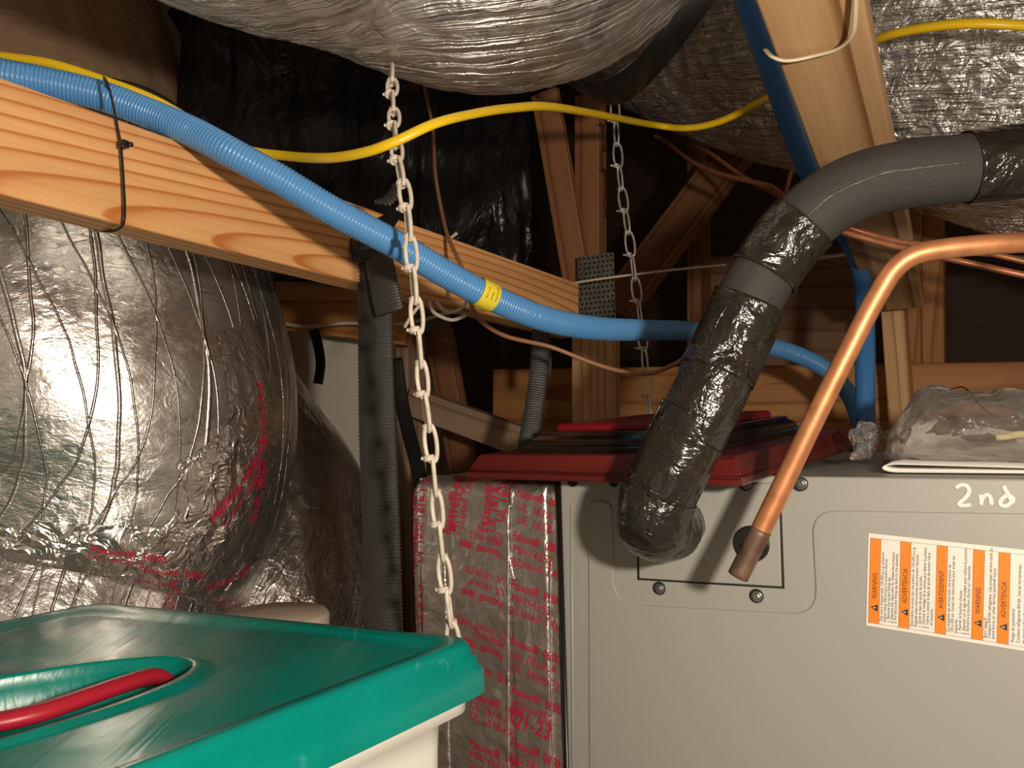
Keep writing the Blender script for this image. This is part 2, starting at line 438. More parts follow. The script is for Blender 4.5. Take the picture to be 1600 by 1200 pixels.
def rounded(pts, r=12, k=6):
    out = []
    n = len(pts)
    for i, (x, y, rr) in enumerate(pts):
        a = V((pts[i - 1][0] - x, pts[i - 1][1] - y)).normalized(); b = V((pts[(i + 1) % n][0] - x, pts[(i + 1) % n][1] - y)).normalized()
        if rr == 0: out.append((x, y)); continue
        p0 = V((x, y)) + a * rr; p2 = V((x, y)) + b * rr; c = V((x, y))
        for j in range(k + 1):
            t = j / k; q = p0 * (1 - t) ** 2 + c * 2 * t * (1 - t) + p2 * t * t; out.append((q.x, q.y))
    return out
# raised door field with the dip around the access plate
pp = rounded([(922, 1330, 0), (920, 781, 14), (957, 783, 16), (960, 943, 42), (1277, 960, 42), (1268, 797, 40), (1700, 804, 0), (1720, 1420, 0)])
prism('raised_panel', [UP_(x, y) for x, y in pp], -.001, .0022, M['unit_grey'], unit, .0018)
v, f, u = Sweep([UP_(893, 790, -.0004), UP_(896, 1330, -.0004)], .0016, seg=8, step=.2).mesh()
link('door_seam', v, f, M['unit_grey'], unit)
ap = [(999, 755), (1217, 755), (1222, 916), (1000, 903)]
prism('access_gap', [UP_(x, y) for x, y in [(995, 755), (1220, 755), (1226, 920), (996, 906)]], -.001, .0005, M['unit_dark'], unit, 0)
prism('access_plate', [UP_(x, y) for x, y in ap], -.001, .003, M['unit_grey'], unit, .0012)
def disc(c, r, off0, off1, n=24, x=W, y=UP):
    vv = [c + x * (r * cos(2 * pi * i / n)) + y * (r * sin(2 * pi * i / n)) + Nn * off0 for i in range(n)]
    vv += [p + Nn * (off1 - off0) for p in vv]
    ff = [tuple(range(n, 2 * n)), tuple(reversed(range(n)))] + [(i, (i + 1) % n, (i + 1) % n + n, i + n) for i in range(n)]
    return vv, ff, None
def put(name, parts, mat, parent=None, smooth=False, **kw):
    vv, ff, uu = join(parts); return link(name, vv, ff, mat, parent, uu, smooth, **kw)
# grommets
g = put('grommet', [disc(UP_(1175, 849), .0175, .001, .005)], M['black_nylon'], unit)
bevel(g, .0015, 2)
g = put('grommet', [disc(UP_(1062, 818), .024, .001, .006, 28)], M['black_nylon'], unit)
bevel(g, .0015, 2)
for x, y in ((1168, 756), (1253, 756), (1032, 919), (1184, 931)):
    c = UP_(x, y)
    put('screw_hole', [disc(c - W * .001, .0068, .001, .0034 if y < 800 else .0012)], M['unit_dark'], unit)
    sw = put('screw', [disc(c, .0052, .001, .0045), disc(c, .0036, .004, .007, 6)], M['screw'], unit); bevel(sw, .0006, 2)
for x, y in ((895, 752), (960, 752), (1224, 748)):
    put('screw_hole', [disc(UP_(x, y), .006, .0005, .0012)], M['unit_dark'], unit)
v, f, u = Sweep([F(a_l - .003, UB + .004, .0), F(a_l - .003, UB + .004, UT - .002)], .004, seg=8, step=1).mesh()
link('edge_gasket', v, f, M['black_nylon'], unit)
# handwriting
def strokes(name, lists, r, mat, parent, off):
    ps = []
    for l in lists:
        ps.append(Sweep([UP_(x, y, off) for x, y in l], r, seg=8, step=.0012, flat=.3, ref=Nn).mesh())
    return put(name, ps, mat, parent, True)
strokes('handwriting', [
    [(1493, 763), (1500, 758), (1510, 759), (1514, 768), (1508, 778), (1498, 787), (1502, 790), (1517, 789)],
    [(1531, 773), (1533, 780), (1533, 788), (1534, 780), (1541, 773), (1547, 777), (1549, 789)],
    [(1568, 759), (1571, 766), (1577, 775), (1581, 784), (1583, 779), (1574, 774), (1564, 781), (1563, 788), (1571, 791), (1579, 786), (1584, 781)]],
    .0019, M['marker'], unit, .0004)
# warning sticker
so = .0030
TL, TR, BL = UP_(1357, 833, so), UP_(1600, 859, so), UP_(1359, 978, so)
sx = (TR - TL).normalized(); sy = (BL - TL); sH = sy.length; sy = (sy - sx * sy.dot(sx)).normalized()
sW = (TR - TL).length * 1.33
def SP(x, y, o=0.0): return TL + sx * x + sy * y + Nn * o
def srect(x0, x1, y0, y1, o0, o1):
    ps = [SP(x0, y0), SP(x0, y1), SP(x1, y1), SP(x1, y0)]
    vv = [p + Nn * o0 for p in ps] + [p + Nn * o1 for p in ps]
    return vv, [(4, 5, 6, 7), (3, 2, 1, 0), (0, 1, 5, 4), (1, 2, 6, 5), (2, 3, 7, 6), (3, 0, 4, 7)], None
lab = put('warning_sticker', [srect(0, sW, 0, sH, -.0002, .0001)], M['label'], unit)
def zx(z):                                # distance along the sticker of a column seen on it
    px = 1340 + z / 6.154
    return (UP_(px, 833 + (px - 1357) * .105, so) - TL).dot(sx)
bars, tri_, lines, txt = [], [], [], []
y0, y1 = sH * .05, sH * .962
def vtext(s, xc, ybase, size, bold=False, xs=1.0):
    """text reading upwards; xc the baseline, ybase where it starts"""
    return text_on(s, lambda x, y: SP(xc - y, ybase - x, .0006), size, bold, xs)
cols = [(125, 228, 'WARNING', 415, ['This coil is shipped with 150-200 p.s.i.g. pressure.', 'Follow these instructions to prevent injuries:', '1. Remove the access fitting cap.', '2. Depress the valve stem to release the pressure.', '3. Put the access fitting cap back on the assembly.']),
        (415, 518, 'ADVERTENCIA', 765, ['Esta bobina se envia con una presion de 150-200 p.s.i.g.', 'Respete estas instrucciones para prevenir lesiones.', '1. Quite la tapa de ajuste de acceso.', '2. Oprima el vastago de la valvula para liberar la presion', '3. Vuelva a colocar la tapa de ajuste de acceso sobre', '    el conjunto.']),
        (765, 868, 'AVERTISSEMENT', 1115, ['Ce serpentin est envoye avec une pression de', '150 a 200 psi. Suivez ces instructions pour eviter les', 'blessures.', '1. Retirer le bouchon d\'acces.', '2. Appuyer sur la tige de soupape pour reduire la pression.', '3. Remettre le bouchon d\'acces sur l\'ensemble.']),
        (1115, 1225, 'WARNING', 1360, ['Burn hazard!', 'Contains R410A refrigerant. Use proper service tools to', 'avoid burns or other serious personal injury.']),
        (1360, 1472, 'ADVERTENCIA', 1720, ['Riesgo de quemadura!', 'Contiene refrigerante R410A. Use las herramientas', 'de servicio adecuadas para evitar quemaduras u otras', 'lesiones personales graves.']),
        (1720, 1830, 'AVERTISSEMENT', 1960, ['Risque de brulure!', 'Contient du refrigerant R410A.'])]
for x0, x1, head, x2, body in cols:
    xa, xb, xc = zx(x0), zx(x1), zx(x2)
    if xa > sW: break
    xb = min(xb, sW - .002); xc = min(xc, sW - .002)
    put('orange_bar', [srect(xa, xb, y0, y1, .0001, .00025)], M['orange'], lab)
    for q in (xa, xb, xc): lines.append(srect(q - .0001, q + .0001, y0, y1, .0001, .0003))
    wdt = xb - xa
    put('heading', [vtext(head, xb - wdt * .28, sH * .70, wdt * .62, xs=.88)], M['black_ink'], lab)
    ty = sH * .755; m_ = xa + wdt * .55
    tp = [SP(xb - wdt * .15, ty, .0004), SP(xa + wdt * .18, ty + wdt * .37, .0004), SP(xb - wdt * .15, ty + wdt * .74, .0004)]
    tri_.append((tp, [(0, 1, 2)], None))
    tri_.append(srect(xa + wdt * .42, xa + wdt * .68, ty + wdt * .33, ty + wdt * .41, .0005, .0006))
    n = len(body); dx = (xc - xb) / (n + .6)
    for i, s_ in enumerate(body):
        hh = .0052 * .56; fit = min(.0036, (sH * .86) / max(20, len(s_)) / .52)
        txt.append(vtext(s_, xb + dx * (i + 1.0), sH * .93, .0033 if len(body) > 3 else .0035, xs=.93))
lines.append(srect(zx(125), sW - .002, y0 - .0002, y0, .0001, .0003)); lines.append(srect(zx(125), sW - .002, y1, y1 + .0002, .0001, .0003))
put('rules', lines, M['black_ink'], lab)
for i in range(0, len(tri_), 2):
    put('hazard_symbol', [tri_[i]], M['black_ink'], lab); put('exclamation_mark', [tri_[i + 1]], M['label'], lab)
put('printed_text', txt, M['black_ink'], lab)

# ------------------------------------------------------------ FOIL WRAPPED PLENUM BOX
bb = UB + .006
fb = thing('plenum_box', F(a_l - .13, bb + .2, 0), 'foil taped plenum box with red print, against the grey unit left side', 'plenum box')
B_O = UF + D * .006
fa0 = onplane(638, 900, B_O, D).dot(W); fa1 = a_l - .009
fzt = UT - .006
def fdisp(a, z):
    e = noise.noise(V((a * 14, z * 9, 3))) * .0022 + abs(noise.noise(V((a * 40, z * 12, 7)))) * -.0014 + .0012 * noise.noise(V((a * 90, z * 90, 1)))
    if a < fa0 + .03 and z > fzt - .08: e += abs(noise.noise(V((a * 160, z * 160, 5)))) * -.004
    return e
def fpt(a, z, off=0.0):
    r = .022; aa, bbk, zz = a, bb, z
    dt = z - (fzt - r); dl = (fa0 + r) - a
    # rounded top left corner of the outline and soft front edges
    if dt > 0: bbk += r - sqrt(max(0, r * r - dt * dt)) if dt < r else r
    if dl > 0: bbk += (r - sqrt(max(0, r * r - dl * dl))) * .7 if dl < r else r * .7
    return F(aa, bbk - fdisp(a, z) - off, zz - (max(0, dl) ** 2 * 22 if dl > 0 and dt > -.05 else 0))
na, nz = 70, 150; zb = .55
vv, ff, uu = [], [], []
for j in range(nz + 1):
    for i in range(na + 1):
        t = j / nz; z = zb + (fzt - zb) * t; a = fa0 + (fa1 - fa0) * i / na
        vv.append(fpt(a, z))
for j in range(nz):
    for i in range(na):
        q = j * (na + 1) + i; ff.append((q, q + 1, q + na + 2, q + na + 1))
link('foil_facing', vv, ff, M['foil_tape'], fb)
v, f, _ = boxv(fa0 + .003, fa1, bb + .0235, bb + .4, 0, fzt - .004)
link('duct_board', v, f, M['foil_tape'], fb, smooth=False, M=MU)
v, f, _ = boxv(fa0 + .003, fa1, bb + .004, bb + .0236, 0, zb + .002)
link('foil_skirt', v, f, M['foil_tape'], fb, smooth=False, M=MU)
def fscr(px, py):
    p = onplane(px, py, B_O, D); return p.dot(W), p.z
def ftext(s, px, py, ang, hpx, bold=False, xs=1.0, clip=None):
    """baseline starts at a spot of the face, turned by ang degrees"""
    a, z = fscr(px, py); sc = .00078 * hpx * 1.38; c, s_ = cos(radians(ang)), sin(radians(ang))
    def fn(x, y):
        A, Z = a + (x * c - y * s_), z + (x * s_ + y * c)
        return fpt(min(max(A, fa0 + .001), fa1 - .0008), min(Z, fzt - .001), .0012)
    return text_on(s, fn, sc, bold, xs)
T_ = []
BL_ = ['Fasson\u00ae  0800', 'UL 181A-P', 'UL 181B-FX']; B2_ = ['Fasson\u00ae  0800', 'MH14352', 'Listed TAPE']
def fcirc(px, py, r):
    a, z = fscr(px, py); n = 28; v_, f_ = [], []
    for i in range(n):
        for rr in (r, r * .78): v_.append(fpt(min(a + rr * cos(2 * pi * i / n), fa1 - .001), z + rr * sin(2 * pi * i / n), .0012))
    for i in range(n):
        j = (i + 1) % n; f_.append((2 * i, 2 * i + 1, 2 * j + 1, 2 * j))
    return v_, f_, None
for (x, y, kind) in ((806, 775, 'A'), (800, 842, 'B'), (798, 918, 'B'), (797, 1006, 'A'), (799, 1083, 'M'), (797, 1164, 'A'), (797, 1240, 'B')):
    rows = BL_ if kind == 'A' else B2_
    for r_, s_ in enumerate(rows):
        if kind == 'M' and r_ == 2: T_.append(ftext('Q1-23', x - 4, y + 46, -12, 24, True, .8)); continue
        if kind == 'B' and r_ == 2:
            T_.append(fcirc(x + 1, y + 36, .0052)); T_.append(ftext('R', x - 2, y + 39, -12, 7, True))
        T_.append(ftext(s_, x + (8 if (kind == 'B' and r_ == 2) else 0), y + r_ * 21, -13, 13.5, r_ == 0, .92 if r_ else .74))
for (x, y) in ((783, 862), (787, 940), (788, 1021)):          # the upside down middle strip
    T_.append(ftext('Fasson\u00ae  0800', x, y, 167, 12, True, .74)); T_.append(ftext('MH14352' if y != 940 else 'UL 181A-P', x + 2, y - 18, 167, 11.5, False, .9))
    if y > 870: T_.append(ftext('Listed TAPE' if y == 1021 else 'UL 181B-FX', x + (-14 if y == 1021 else 3), y - 36, 167, 11.5, False, .9))
T_.append(fcirc(786, 993, .0052)); T_.append(ftext('UL 181B', 794, 1058, 167, 13, True))
for (x, y) in ((738, 1088), (738, 1164)):
    for r_, s_ in enumerate(BL_ if y < 1100 else B2_): T_.append(ftext(s_, x - 4, y + r_ * 17, -12, 12.5, r_ == 0, .9))
for (x, y, s_, sz, bo) in ((704, 836, 'Fasson\u00ae 0800', 14, True), (712, 832, 'MH14352', 13, True), (725, 820, 'Listed TAPE', 12, True),
        (760, 833, 'Fasson\u00ae 0800', 15, True), (772, 833, 'UL 181A-P', 14, True), (788, 818, 'UL 181B', 14, True), (660, 838, 'UL 181B-FX', 13, True)):
    T_.append(ftext(s_, x, y, 78 if x > 690 else 84, sz, bo))
T_.append(fcirc(716, 828, .0055)); T_.append(fcirc(779, 840, .0055))
for (x, y, s_) in ((662, 980, '181B-FX'), (662, 880, 'UL 18'), (648, 1000, 'UL 181A-P'), (648, 900, 'Fasson\u00ae'), (650, 870, 'Fasson\u00ae 0800'), (660, 1075, 'Fasson\u00ae')):
    T_.append(ftext(s_, x, y, 89, 13.5, s_[0] == 'F', 1.0))
put('printed_text', T_, M['red_ink'], fb)
def ftape(px0, px1, py0, py1, name='tape_strip'):
    a0, z0 = fscr(px0, py0); a1, z1 = fscr(px1, py1); z0 = min(z0, fzt - .001); n, m = 10, 60
    vv = [fpt(min(a0 + (a1 - a0) * i / n, fa1 - .0005), z1 + (z0 - z1) * j / m, .0006) for j in range(m + 1) for i in range(n + 1)]
    ff = [(j * (n + 1) + i, j * (n + 1) + i + 1, (j + 1) * (n + 1) + i + 1, (j + 1) * (n + 1) + i) for j in range(m) for i in range(n)]
    o = link(name, vv, ff, M['foil_tape'], fb); md = o.modifiers.new('s', 'SOLIDIFY'); md.thickness = .0005; md.offset = -1; return o
ftape(794, 866, 748, 1240); ftape(640, 655, 790, 885); ftape(655, 704, 864, 1230)
for pts in ([(861, 750), (861, 900), (862, 1060), (865, 1230)], [(794, 745), (795, 800), (794, 860), (803, 905)], [(792, 740), (800, 770), (798, 792), (795, 830), (794, 1230)]):
    v, f, u = Sweep([fpt(*fscr(x, y), .0008) for x, y in pts], .0010, seg=6, step=.004).mesh(); link('foil_crease', v, f, M['foil_tape'], fb)

# ------------------------------------------------------------ FOIL DUCTS
def duct_disp(a1=.008, a2=.004, fh=5, fs=9, seed=0, spiral=0, fa=3):
    def fn(S, ang, R):
        x, y = cos(ang) * R, sin(ang) * R
        n1 = noise.noise(V((x * fh + seed, y * fh, S * fh)))
        q = V((x * fs * 3 + seed, y * fs * 3, S * fs * fa / 3 + ang * .8))
        n2 = abs(noise.noise(q)); n3 = abs(noise.noise(q * 2.3 + V((9, 1, 4))))
        return a1 * n1 - a2 * n2 - a2 * .5 * n3 + (spiral * sin((S / .045 + ang / (2 * pi)) * 2 * pi) if spiral else 0)
    return fn
def duct(name, pts, r, mat, label, seg=220, step=.006, disp=None, group=None, parent=None):
    s = Sweep(pts, r, step=step, seg=seg, disp=disp); v, f, u = s.mesh()
    o = link(name, v, f, mat, parent, u, True)
    if label: tag(o, label, 'duct', group)
    return o, s
dA, sA = duct('insulated_duct', [P(-25, 340, 1.13), P(60, 500, 1.13), P(110, 650, 1.13), P(105, 780, 1.12), P(50, 930, 1.08), P(0, 1100, 1.02), P(-40, 1400, 1.0)],
              [.325, .325, .315, .295, .265, .25, .25], M['foil_scrim'], 'large silver foil duct at left, scrim lined, red printed tape near its foot',
              disp=duct_disp(.010, .0025, 5, 6, 3))
dB, sB = duct('insulated_duct', [P(310, 580, 1.60), P(388, 740, 1.54), P(425, 860, 1.49), P(440, 1010, 1.45), P(450, 1250, 1.40)],
              [.155, .185, .20, .22, .235], M['foil_crinkle'], 'dark crinkled foil duct tucked low behind the large left duct',
              disp=duct_disp(.012, .006, 6, 9, 11))
dC, sC = duct('insulated_duct', [P(-150, -620, .62), P(180, -420, .66), P(341, -330, .70), P(560, -262, .76), P(740, -200, .82), P(850, -215, .92), P(925, -340, .97), P(955, -560, 1.0)],
              [.19, .19, .195, .205, .225, .235, .22, .2], M['foil_streak'], 'sagging silver duct crossing the top centre above the chain and yellow cable',
              disp=duct_disp(.010, .007, 6, 8, 21, fa=9))
dD, sD = duct('insulated_duct', [P(790, -190, 1.74), P(960, -85, 1.62), P(1150, -20, 1.45), P(1350, 35, 1.30), P(1667, 115, 1.16), P(2100, 225, 1.08)],
              [.27, .28, .275, .26, .25, .24], M['foil_sharp'], 'bright crumpled foil duct at upper right, passing behind the slanted rafter',
              disp=duct_disp(.012, .008, 6, 9, 33, fa=9))
dE, sE = duct('insulated_duct', [P(-60, -350, 1.9), P(0, -120, 1.8), P(45, 60, 1.75), P(80, 230, 1.7), P(90, 420, 1.68)],
              [.27, .28, .29, .30, .30], M['foil_brown_reflection'], 'foil duct with a painted brown reflection in the upper left corner behind the blue conduit', seg=160, step=.009,
              disp=duct_disp(.012, .006, 5, 6, 41))
# red printing and loose tape on the foot of the left duct
def duct_text(s, items):
    out = []
    for t, px, py, ang, sz in items:
        k, a0 = s.find(px, py); S0 = s.S[int(k)]; c, q = cos(radians(ang)), sin(radians(ang)); R = s.R[int(k)]
        # find which way around and along point right and down on the surface
        p0 = s.at(k, a0); pr = s.at(k, a0 + .02); sg = 1 if (pr - p0).dot(right) > 0 else -1
        sd = 1 if (s.at(min(len(s.C) - 2, k + 2), a0) - p0).dot(up) > 0 else -1
        out.append(text_on(t, lambda x, y: s.at(s.kof(S0 + sd * (x * q + y * c)), a0 + sg * (x * c - y * q) / R, .0052), sz, t[0] == 'F'))
    return out
it_ = [('Fasson\u00ae 0800', 330, 800, 58, .021), ('UL 181A-P', 345, 812, 58, .019), ('UL 181B-FX', 362, 822, 58, .019), ('MH14352', 300, 790, 55, .019),
      ('Fasson\u00ae', 385, 655, -72, .020), ('UL 181B', 400, 640, -72, .018), ('UL 181A-P', 415, 650, -70, .018),
      ('Fasson\u00ae 0800', 205, 870, 20, .021), ('UL 181A-P', 215, 890, 20, .019), ('MH14352', 120, 870, 8, .019), ('Fasson\u00ae', 285, 880, -60, .02), ('UL 181', 300, 900, -60, .018),
      ('Listed TAPE', 320, 930, 30, .018)]
it = []
for px, py, ang, n_ in ((322, 815, 56, 3), (205, 888, 12, 3), (322, 925, 32, 3), (405, 690, -72, 1), (130, 860, 8, 2), (262, 905, -60, 2), (398, 600, -75, 1)):
    for r_ in range(n_):
        c_, q_ = cos(radians(ang)), sin(radians(ang))
        it.append(((BL_ if (px // 10) % 2 else B2_)[r_], px + r_ * 17 * q_, py + r_ * 17 * c_, ang, .0125 if r_ else .0135))
tt = duct_text(sA, it); v, f, u = join(tt); link('printed_text', v, f, M['red_ink'], dA)
def duct_patch(s, px0, py0, wd, ht, mat, parent, seed, rot=0):
    k, a0 = s.find(px0, py0); S0 = s.S[int(k)]; R = s.R[int(k)]; n = 44; vv = []
    for j in range(n + 1):
        for i in range(n + 1):
            x, y = (i / n - .5) * wd, (j / n - .5) * ht; c, q = cos(rot), sin(rot); X, Y_ = x * c - y * q, x * q + y * c
            e = .0008 + .0055 * abs(noise.noise(V((X * 30 + seed, Y_ * 30, 1)))) * (1 - max(abs(i / n - .5), abs(j / n - .5)) * 2) ** .3
            vv.append(s.at(s.kof(S0 + Y_), a0 + X / R, e))
    ff = [(j * (n + 1) + i, j * (n + 1) + i + 1, (j + 1) * (n + 1) + i + 1, (j + 1) * (n + 1) + i) for j in range(n) for i in range(n)]
    o = link('tape_patch', vv, ff, mat, parent); return o
M['foil_patch'].use_fake_user = False
for q in ((372, 790, .15, .17, 0.5), (300, 925, .20, .10, -.5), (190, 880, .19, .09, .2), (408, 650, .09, .14, .15), (90, 895, .16, .10, -.1)):
    duct_patch(sA, q[0], q[1], q[2], q[3], M['foil_patch'], dA, q[0], q[4])
# flat black band following the right side of the top centre duct
sp = [P(860, 100, 1.10), P(930, 145, 1.08), P(985, 128, 1.06), P(1050, 60, 1.05), P(1110, -20, 1.06), P(1180, -130, 1.1)]
tag(sweep('dark_band', sp, .038, M['black_nylon'], flat=.08, ref=P(1000, 300, 1.1) - P(1000, 0, 1.1), seg=20, step=.01),
    'wide black band curving up between the two top silver ducts', 'strap')

# ------------------------------------------------------------ LUMBER
def beamY(px): return 1 / (1.709 - .001045 * px)
ba, bb_ = P(-330, 2, beamY(-330)), P(905, 443, beamY(905))
beam = tag(board('wooden_joist', ba, bb_, -UP, .089, .038, M['pine_beam']), 'orange grained pine joist running from left edge to centre under the blue conduit', 'joist')
tag(board('wooden_rafter', P(1138, -110, .60), P(1364, 487, 1.42), W, .082, .038, M['pine_rafter']), 'slanted pale pine rafter at upper right with a cream cable tie around it', 'rafter')
def post(px0, py0, px1, py1, Y, wd, th, mat, label, extend=True, cat='post', name='wooden_post', wdir=W):
    a, b = P(px0, py0, Y), P(px1, py1, Y)
    if extend:                              # carry it down to the floor
        t = (0 - a.z) / (b.z - a.z); b = a + (b - a) * t
    return tag(board(name, a, b, wdir, wd, th, mat), label, cat)
post(1375, 470, 1390, 690, 1.50, .040, .085, M['pine_post'], 'pale pine post directly under the lower end of the slanted rafter')
post(893, 500, 893, 680, 1.46, .080, .038, M['pine_post'], 'bright pale pine post under the right end of the orange joist')
a = P(897, 150, 1.52); tag(board('wooden_post', a, P(897, 500, 1.52), W, .052, .038, M['pine_shaded']), 'brown pine post darkened for shade, above the metal plate at the joist end', 'post')
tag(board('wooden_brace', P(829, 150, 1.50), P(884, 470, 1.50), W, .054, .018, M['pine_shaded']), 'leaning brown brace darkened for shade, left of the upper post, beside the black sheet', 'brace')
tag(board('wooden_brace', P(932, 470, 1.85), P(1130, 210, 1.85), W, .09, .038, M['pine_shaded']), 'dim diagonal brace rising right behind the thin chain', 'brace')
tag(board('wooden_stud', P(1073, 150, 2.1), P(1073, 600, 2.1), W, .038, .089, M['pine_shaded']), 'narrow dim stud standing in the dark behind the thin chain', 'stud')
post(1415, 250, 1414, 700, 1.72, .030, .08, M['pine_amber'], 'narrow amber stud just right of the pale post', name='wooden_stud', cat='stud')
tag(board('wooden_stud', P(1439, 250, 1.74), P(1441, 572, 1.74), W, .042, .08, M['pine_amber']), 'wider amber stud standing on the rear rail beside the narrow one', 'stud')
r0, r1 = P(770, 577, 2.02), P(1800, 562, 1.42)
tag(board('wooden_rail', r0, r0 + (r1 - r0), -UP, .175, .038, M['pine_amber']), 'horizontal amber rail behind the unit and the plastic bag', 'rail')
pl_ = P(1085, 330, 2.25)
tag(board('plywood_panel', P(1100, 400, 2.30), P(1340, 395, 2.15), -UP, .32, .012, M['plywood']), 'dim plywood panel behind the black pipe, above the rear rail', 'panel')
tag(board('wooden_joist', P(300, 425, 1.62), P(642, 462, 1.50), -UP, .094, .038, M['pine_amber']), 'short rear joist at left with a white wire along it', 'joist')
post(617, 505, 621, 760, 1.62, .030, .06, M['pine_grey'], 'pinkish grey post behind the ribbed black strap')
tag(board('wooden_brace', P(662, 520, 1.75), P(712, 800, 1.75), W, .06, .03, M['pine_shaded']), 'brown leaning brace seen just right of the zinc chain', 'brace')
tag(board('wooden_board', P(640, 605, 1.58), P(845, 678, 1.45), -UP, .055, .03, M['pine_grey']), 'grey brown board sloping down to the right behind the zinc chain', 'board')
tag(board('pale_panel', P(395, 500, 1.78), P(632, 500, 1.70), -UP, .50, .02, M['pale']), 'pale off white wall panel seen between the left duct and the ribbed strap', 'panel')
tag(board('trim_strip', P(441, 500, 1.74), P(447, 700, 1.74), W, .022, .012, M['pinkish']), 'narrow pinkish strip standing against the pale panel', 'strip')
for a_, b_, l_ in ((P(437, 88, 1.50), P(540, 55, 1.54), 'upper of two short black rods sticking out by the black sheet'), (P(438, 117, 1.50), P(560, 62, 1.54), 'lower of two short black rods sticking out by the black sheet')):
    tag(sweep('black_rod', [a_, b_], .006, M['black_gloss'], seg=14, step=.02), l_, 'rod')
# punched metal plates
def plate(px, py, Y, wd, ht, label, tilt=0, nx=8, ny=13):
    c = P(px, py, Y); t = thing('truss_plate', c, label, 'metal plate')
    x = W; z = -UP; ps = [boxv(0, wd, 0, .0012, -ht, 0)]
    link('plate', *ps[0][:2], M['steel_plate'], t, smooth=False, M=frame_mat(c, W, D, UP))
    hs = []
    for j in range(ny):
        for i in range(nx):
            x0 = wd * (i + .25 + (.25 if j % 2 else 0)) / nx; z0 = -ht * (j + .3) / ny
            hs.append(boxv(x0, x0 + wd / nx * .42, -.0018, -.0004, z0 - ht / ny * .45, z0))
    v_, f_, _ = join(hs); link('punched_teeth', v_, f_, M['unit_dark'], t, smooth=False, M=frame_mat(c, W, D, UP))
plate(903, 402, 1.44, .070, .118, 'punched metal plate at the joint of the orange joist and the posts')
plate(1192, 636, 1.79, .12, .045, 'punched metal plate low on the rear amber rail', nx=12, ny=4)

# ------------------------------------------------------------ BLACK PLASTIC SHEET
sh = []; nx, ny = 120, 70
e0, e1 = P(240, 0, 1.62), P(838, 0, 1.62)
for j in range(ny + 1):
    for i in range(nx + 1):
        t = i / nx; s_ = j / ny
        px = 285 + 550 * t; py = 15 + 90 * max(0, t - .45) + (425 - 90 * max(0, t - .45) - 55 * max(0, (t - .93) / .07) ** 2) * s_
        fold = .03 * noise.noise(V((t * 7, s_ * .8, 2))) + .012 * noise.noise(V((t * 24, s_ * 1.5 + t * 3, 5))) + .02 * noise.noise(V((t * 3, s_ * 6, 8))) * s_
        sh.append(P(px, py, 1.66) + D * (fold))
ff = [(j * (nx + 1) + i, j * (nx + 1) + i + 1, (j + 1) * (nx + 1) + i + 1, (j + 1) * (nx + 1) + i) for j in range(ny) for i in range(nx)]
o = tag(link('plastic_sheet', sh, ff, M['sheet']), 'glossy black plastic sheet hanging behind the chain and joist', 'plastic sheet')
md = o.modifiers.new('s', 'SOLIDIFY'); md.thickness = .0015
for i, (y_) in enumerate((26, 34)):
    pass
tag(board('wooden_block', P(260, 20, 2.1), P(330, 130, 2.1), W, .16, .03, M['decking']), 'dark brown block in the gap between upper left duct and top duct', 'block')

# ------------------------------------------------------------ BLUE CONDUIT
def ribbed(pitch, amp):
    return lambda S, ang, R: amp * (abs(sin(S * pi / pitch)) ** .6 - .6)
bp = [(-120, 92, .66), (0, 116, .674), (80, 131, .690), (160, 150, .702), (235, 178, .708), (300, 206, .700), (360, 238, .690), (440, 282, .700), (520, 330, .715), (620, 383, .74), (700, 430, .77), (770, 466, .80), (850, 498, .85), (930, 513, .92), (1010, 516, 1.02), (1080, 518, 1.13), (1180, 536, 1.22), (1250, 556, 1.27), (1300, 585, 1.29), (1333, 630, 1.30), (1350, 700, 1.30)]
con = thing('blue_conduit', P(520, 330, .715), 'blue corrugated conduit sweeping over the joist with a yellow sticker', 'conduit')
s = Sweep([P(*q) for q in bp], .0133, step=.00042, seg=18, disp=ribbed(.00335, .0011))
v, f, u = s.mesh(); link('corrugated_tube', v, f, M['blue'], con, u)
k, a_ = s.find(768, 459)
s2 = Sweep([s.C[k - 22], s.C[k], s.C[k + 22]], .0146, step=.002, seg=30)
v, f, u = s2.mesh(caps=False); st = link('yellow_sticker', v, f, M['yellow_label'], con, u)
k2, a2 = s2.find(768, 452)
sgn = 1 if (s2.at(k2, a2 + .05) - s2.at(k2, a2)).dot(up) > 0 else -1
sm = len(s2.C) // 2
tx = []
for i, t in enumerate(('ENT 1 1/4', 'LISTED', 'MADE IN USA')):
    tx.append(text_on(t, lambda x, y, i=i: s2.at(s2.kof(.003 + i * .005 + (.004 - y) * .9), a2 + sgn * (x / .0146 - .7), .0003), .0036, False, .75))
put('printed_text', tx, M['black_ink'], st)
# second, flattened blue tube
bt = [(1124, -120, .80), (1160, -20, .87), (1202, 100, .96), (1262, 265, 1.12), (1308, 345, 1.23), (1338, 405, 1.27), (1350, 460, 1.22), (1352, 560, 1.16), (1352, 690, 1.12)]
tag(sweep('blue_tube', [P(*q) for q in bt], [.013, .013, .014, .014, .013, .0125, .0135, .014, .0125], M['blue_dark'], seg=24, step=.0012, disp=ribbed(.004, .00025)),
    'blue tube running along the rafter edge and down to the unit top', 'tube')
z1_ = P(1336, 428, 1.29)
sp = [P(1331 + 0, 420, 1.27), P(1334, 432, 1.26), P(1345, 436, 1.26), P(1353, 430, 1.27)]
tag(sweep('cable_tie', sp, .0022, M['black_nylon'], seg=8, step=.003), 'small dark tie around the blue tube beneath the rafter', 'cable tie')

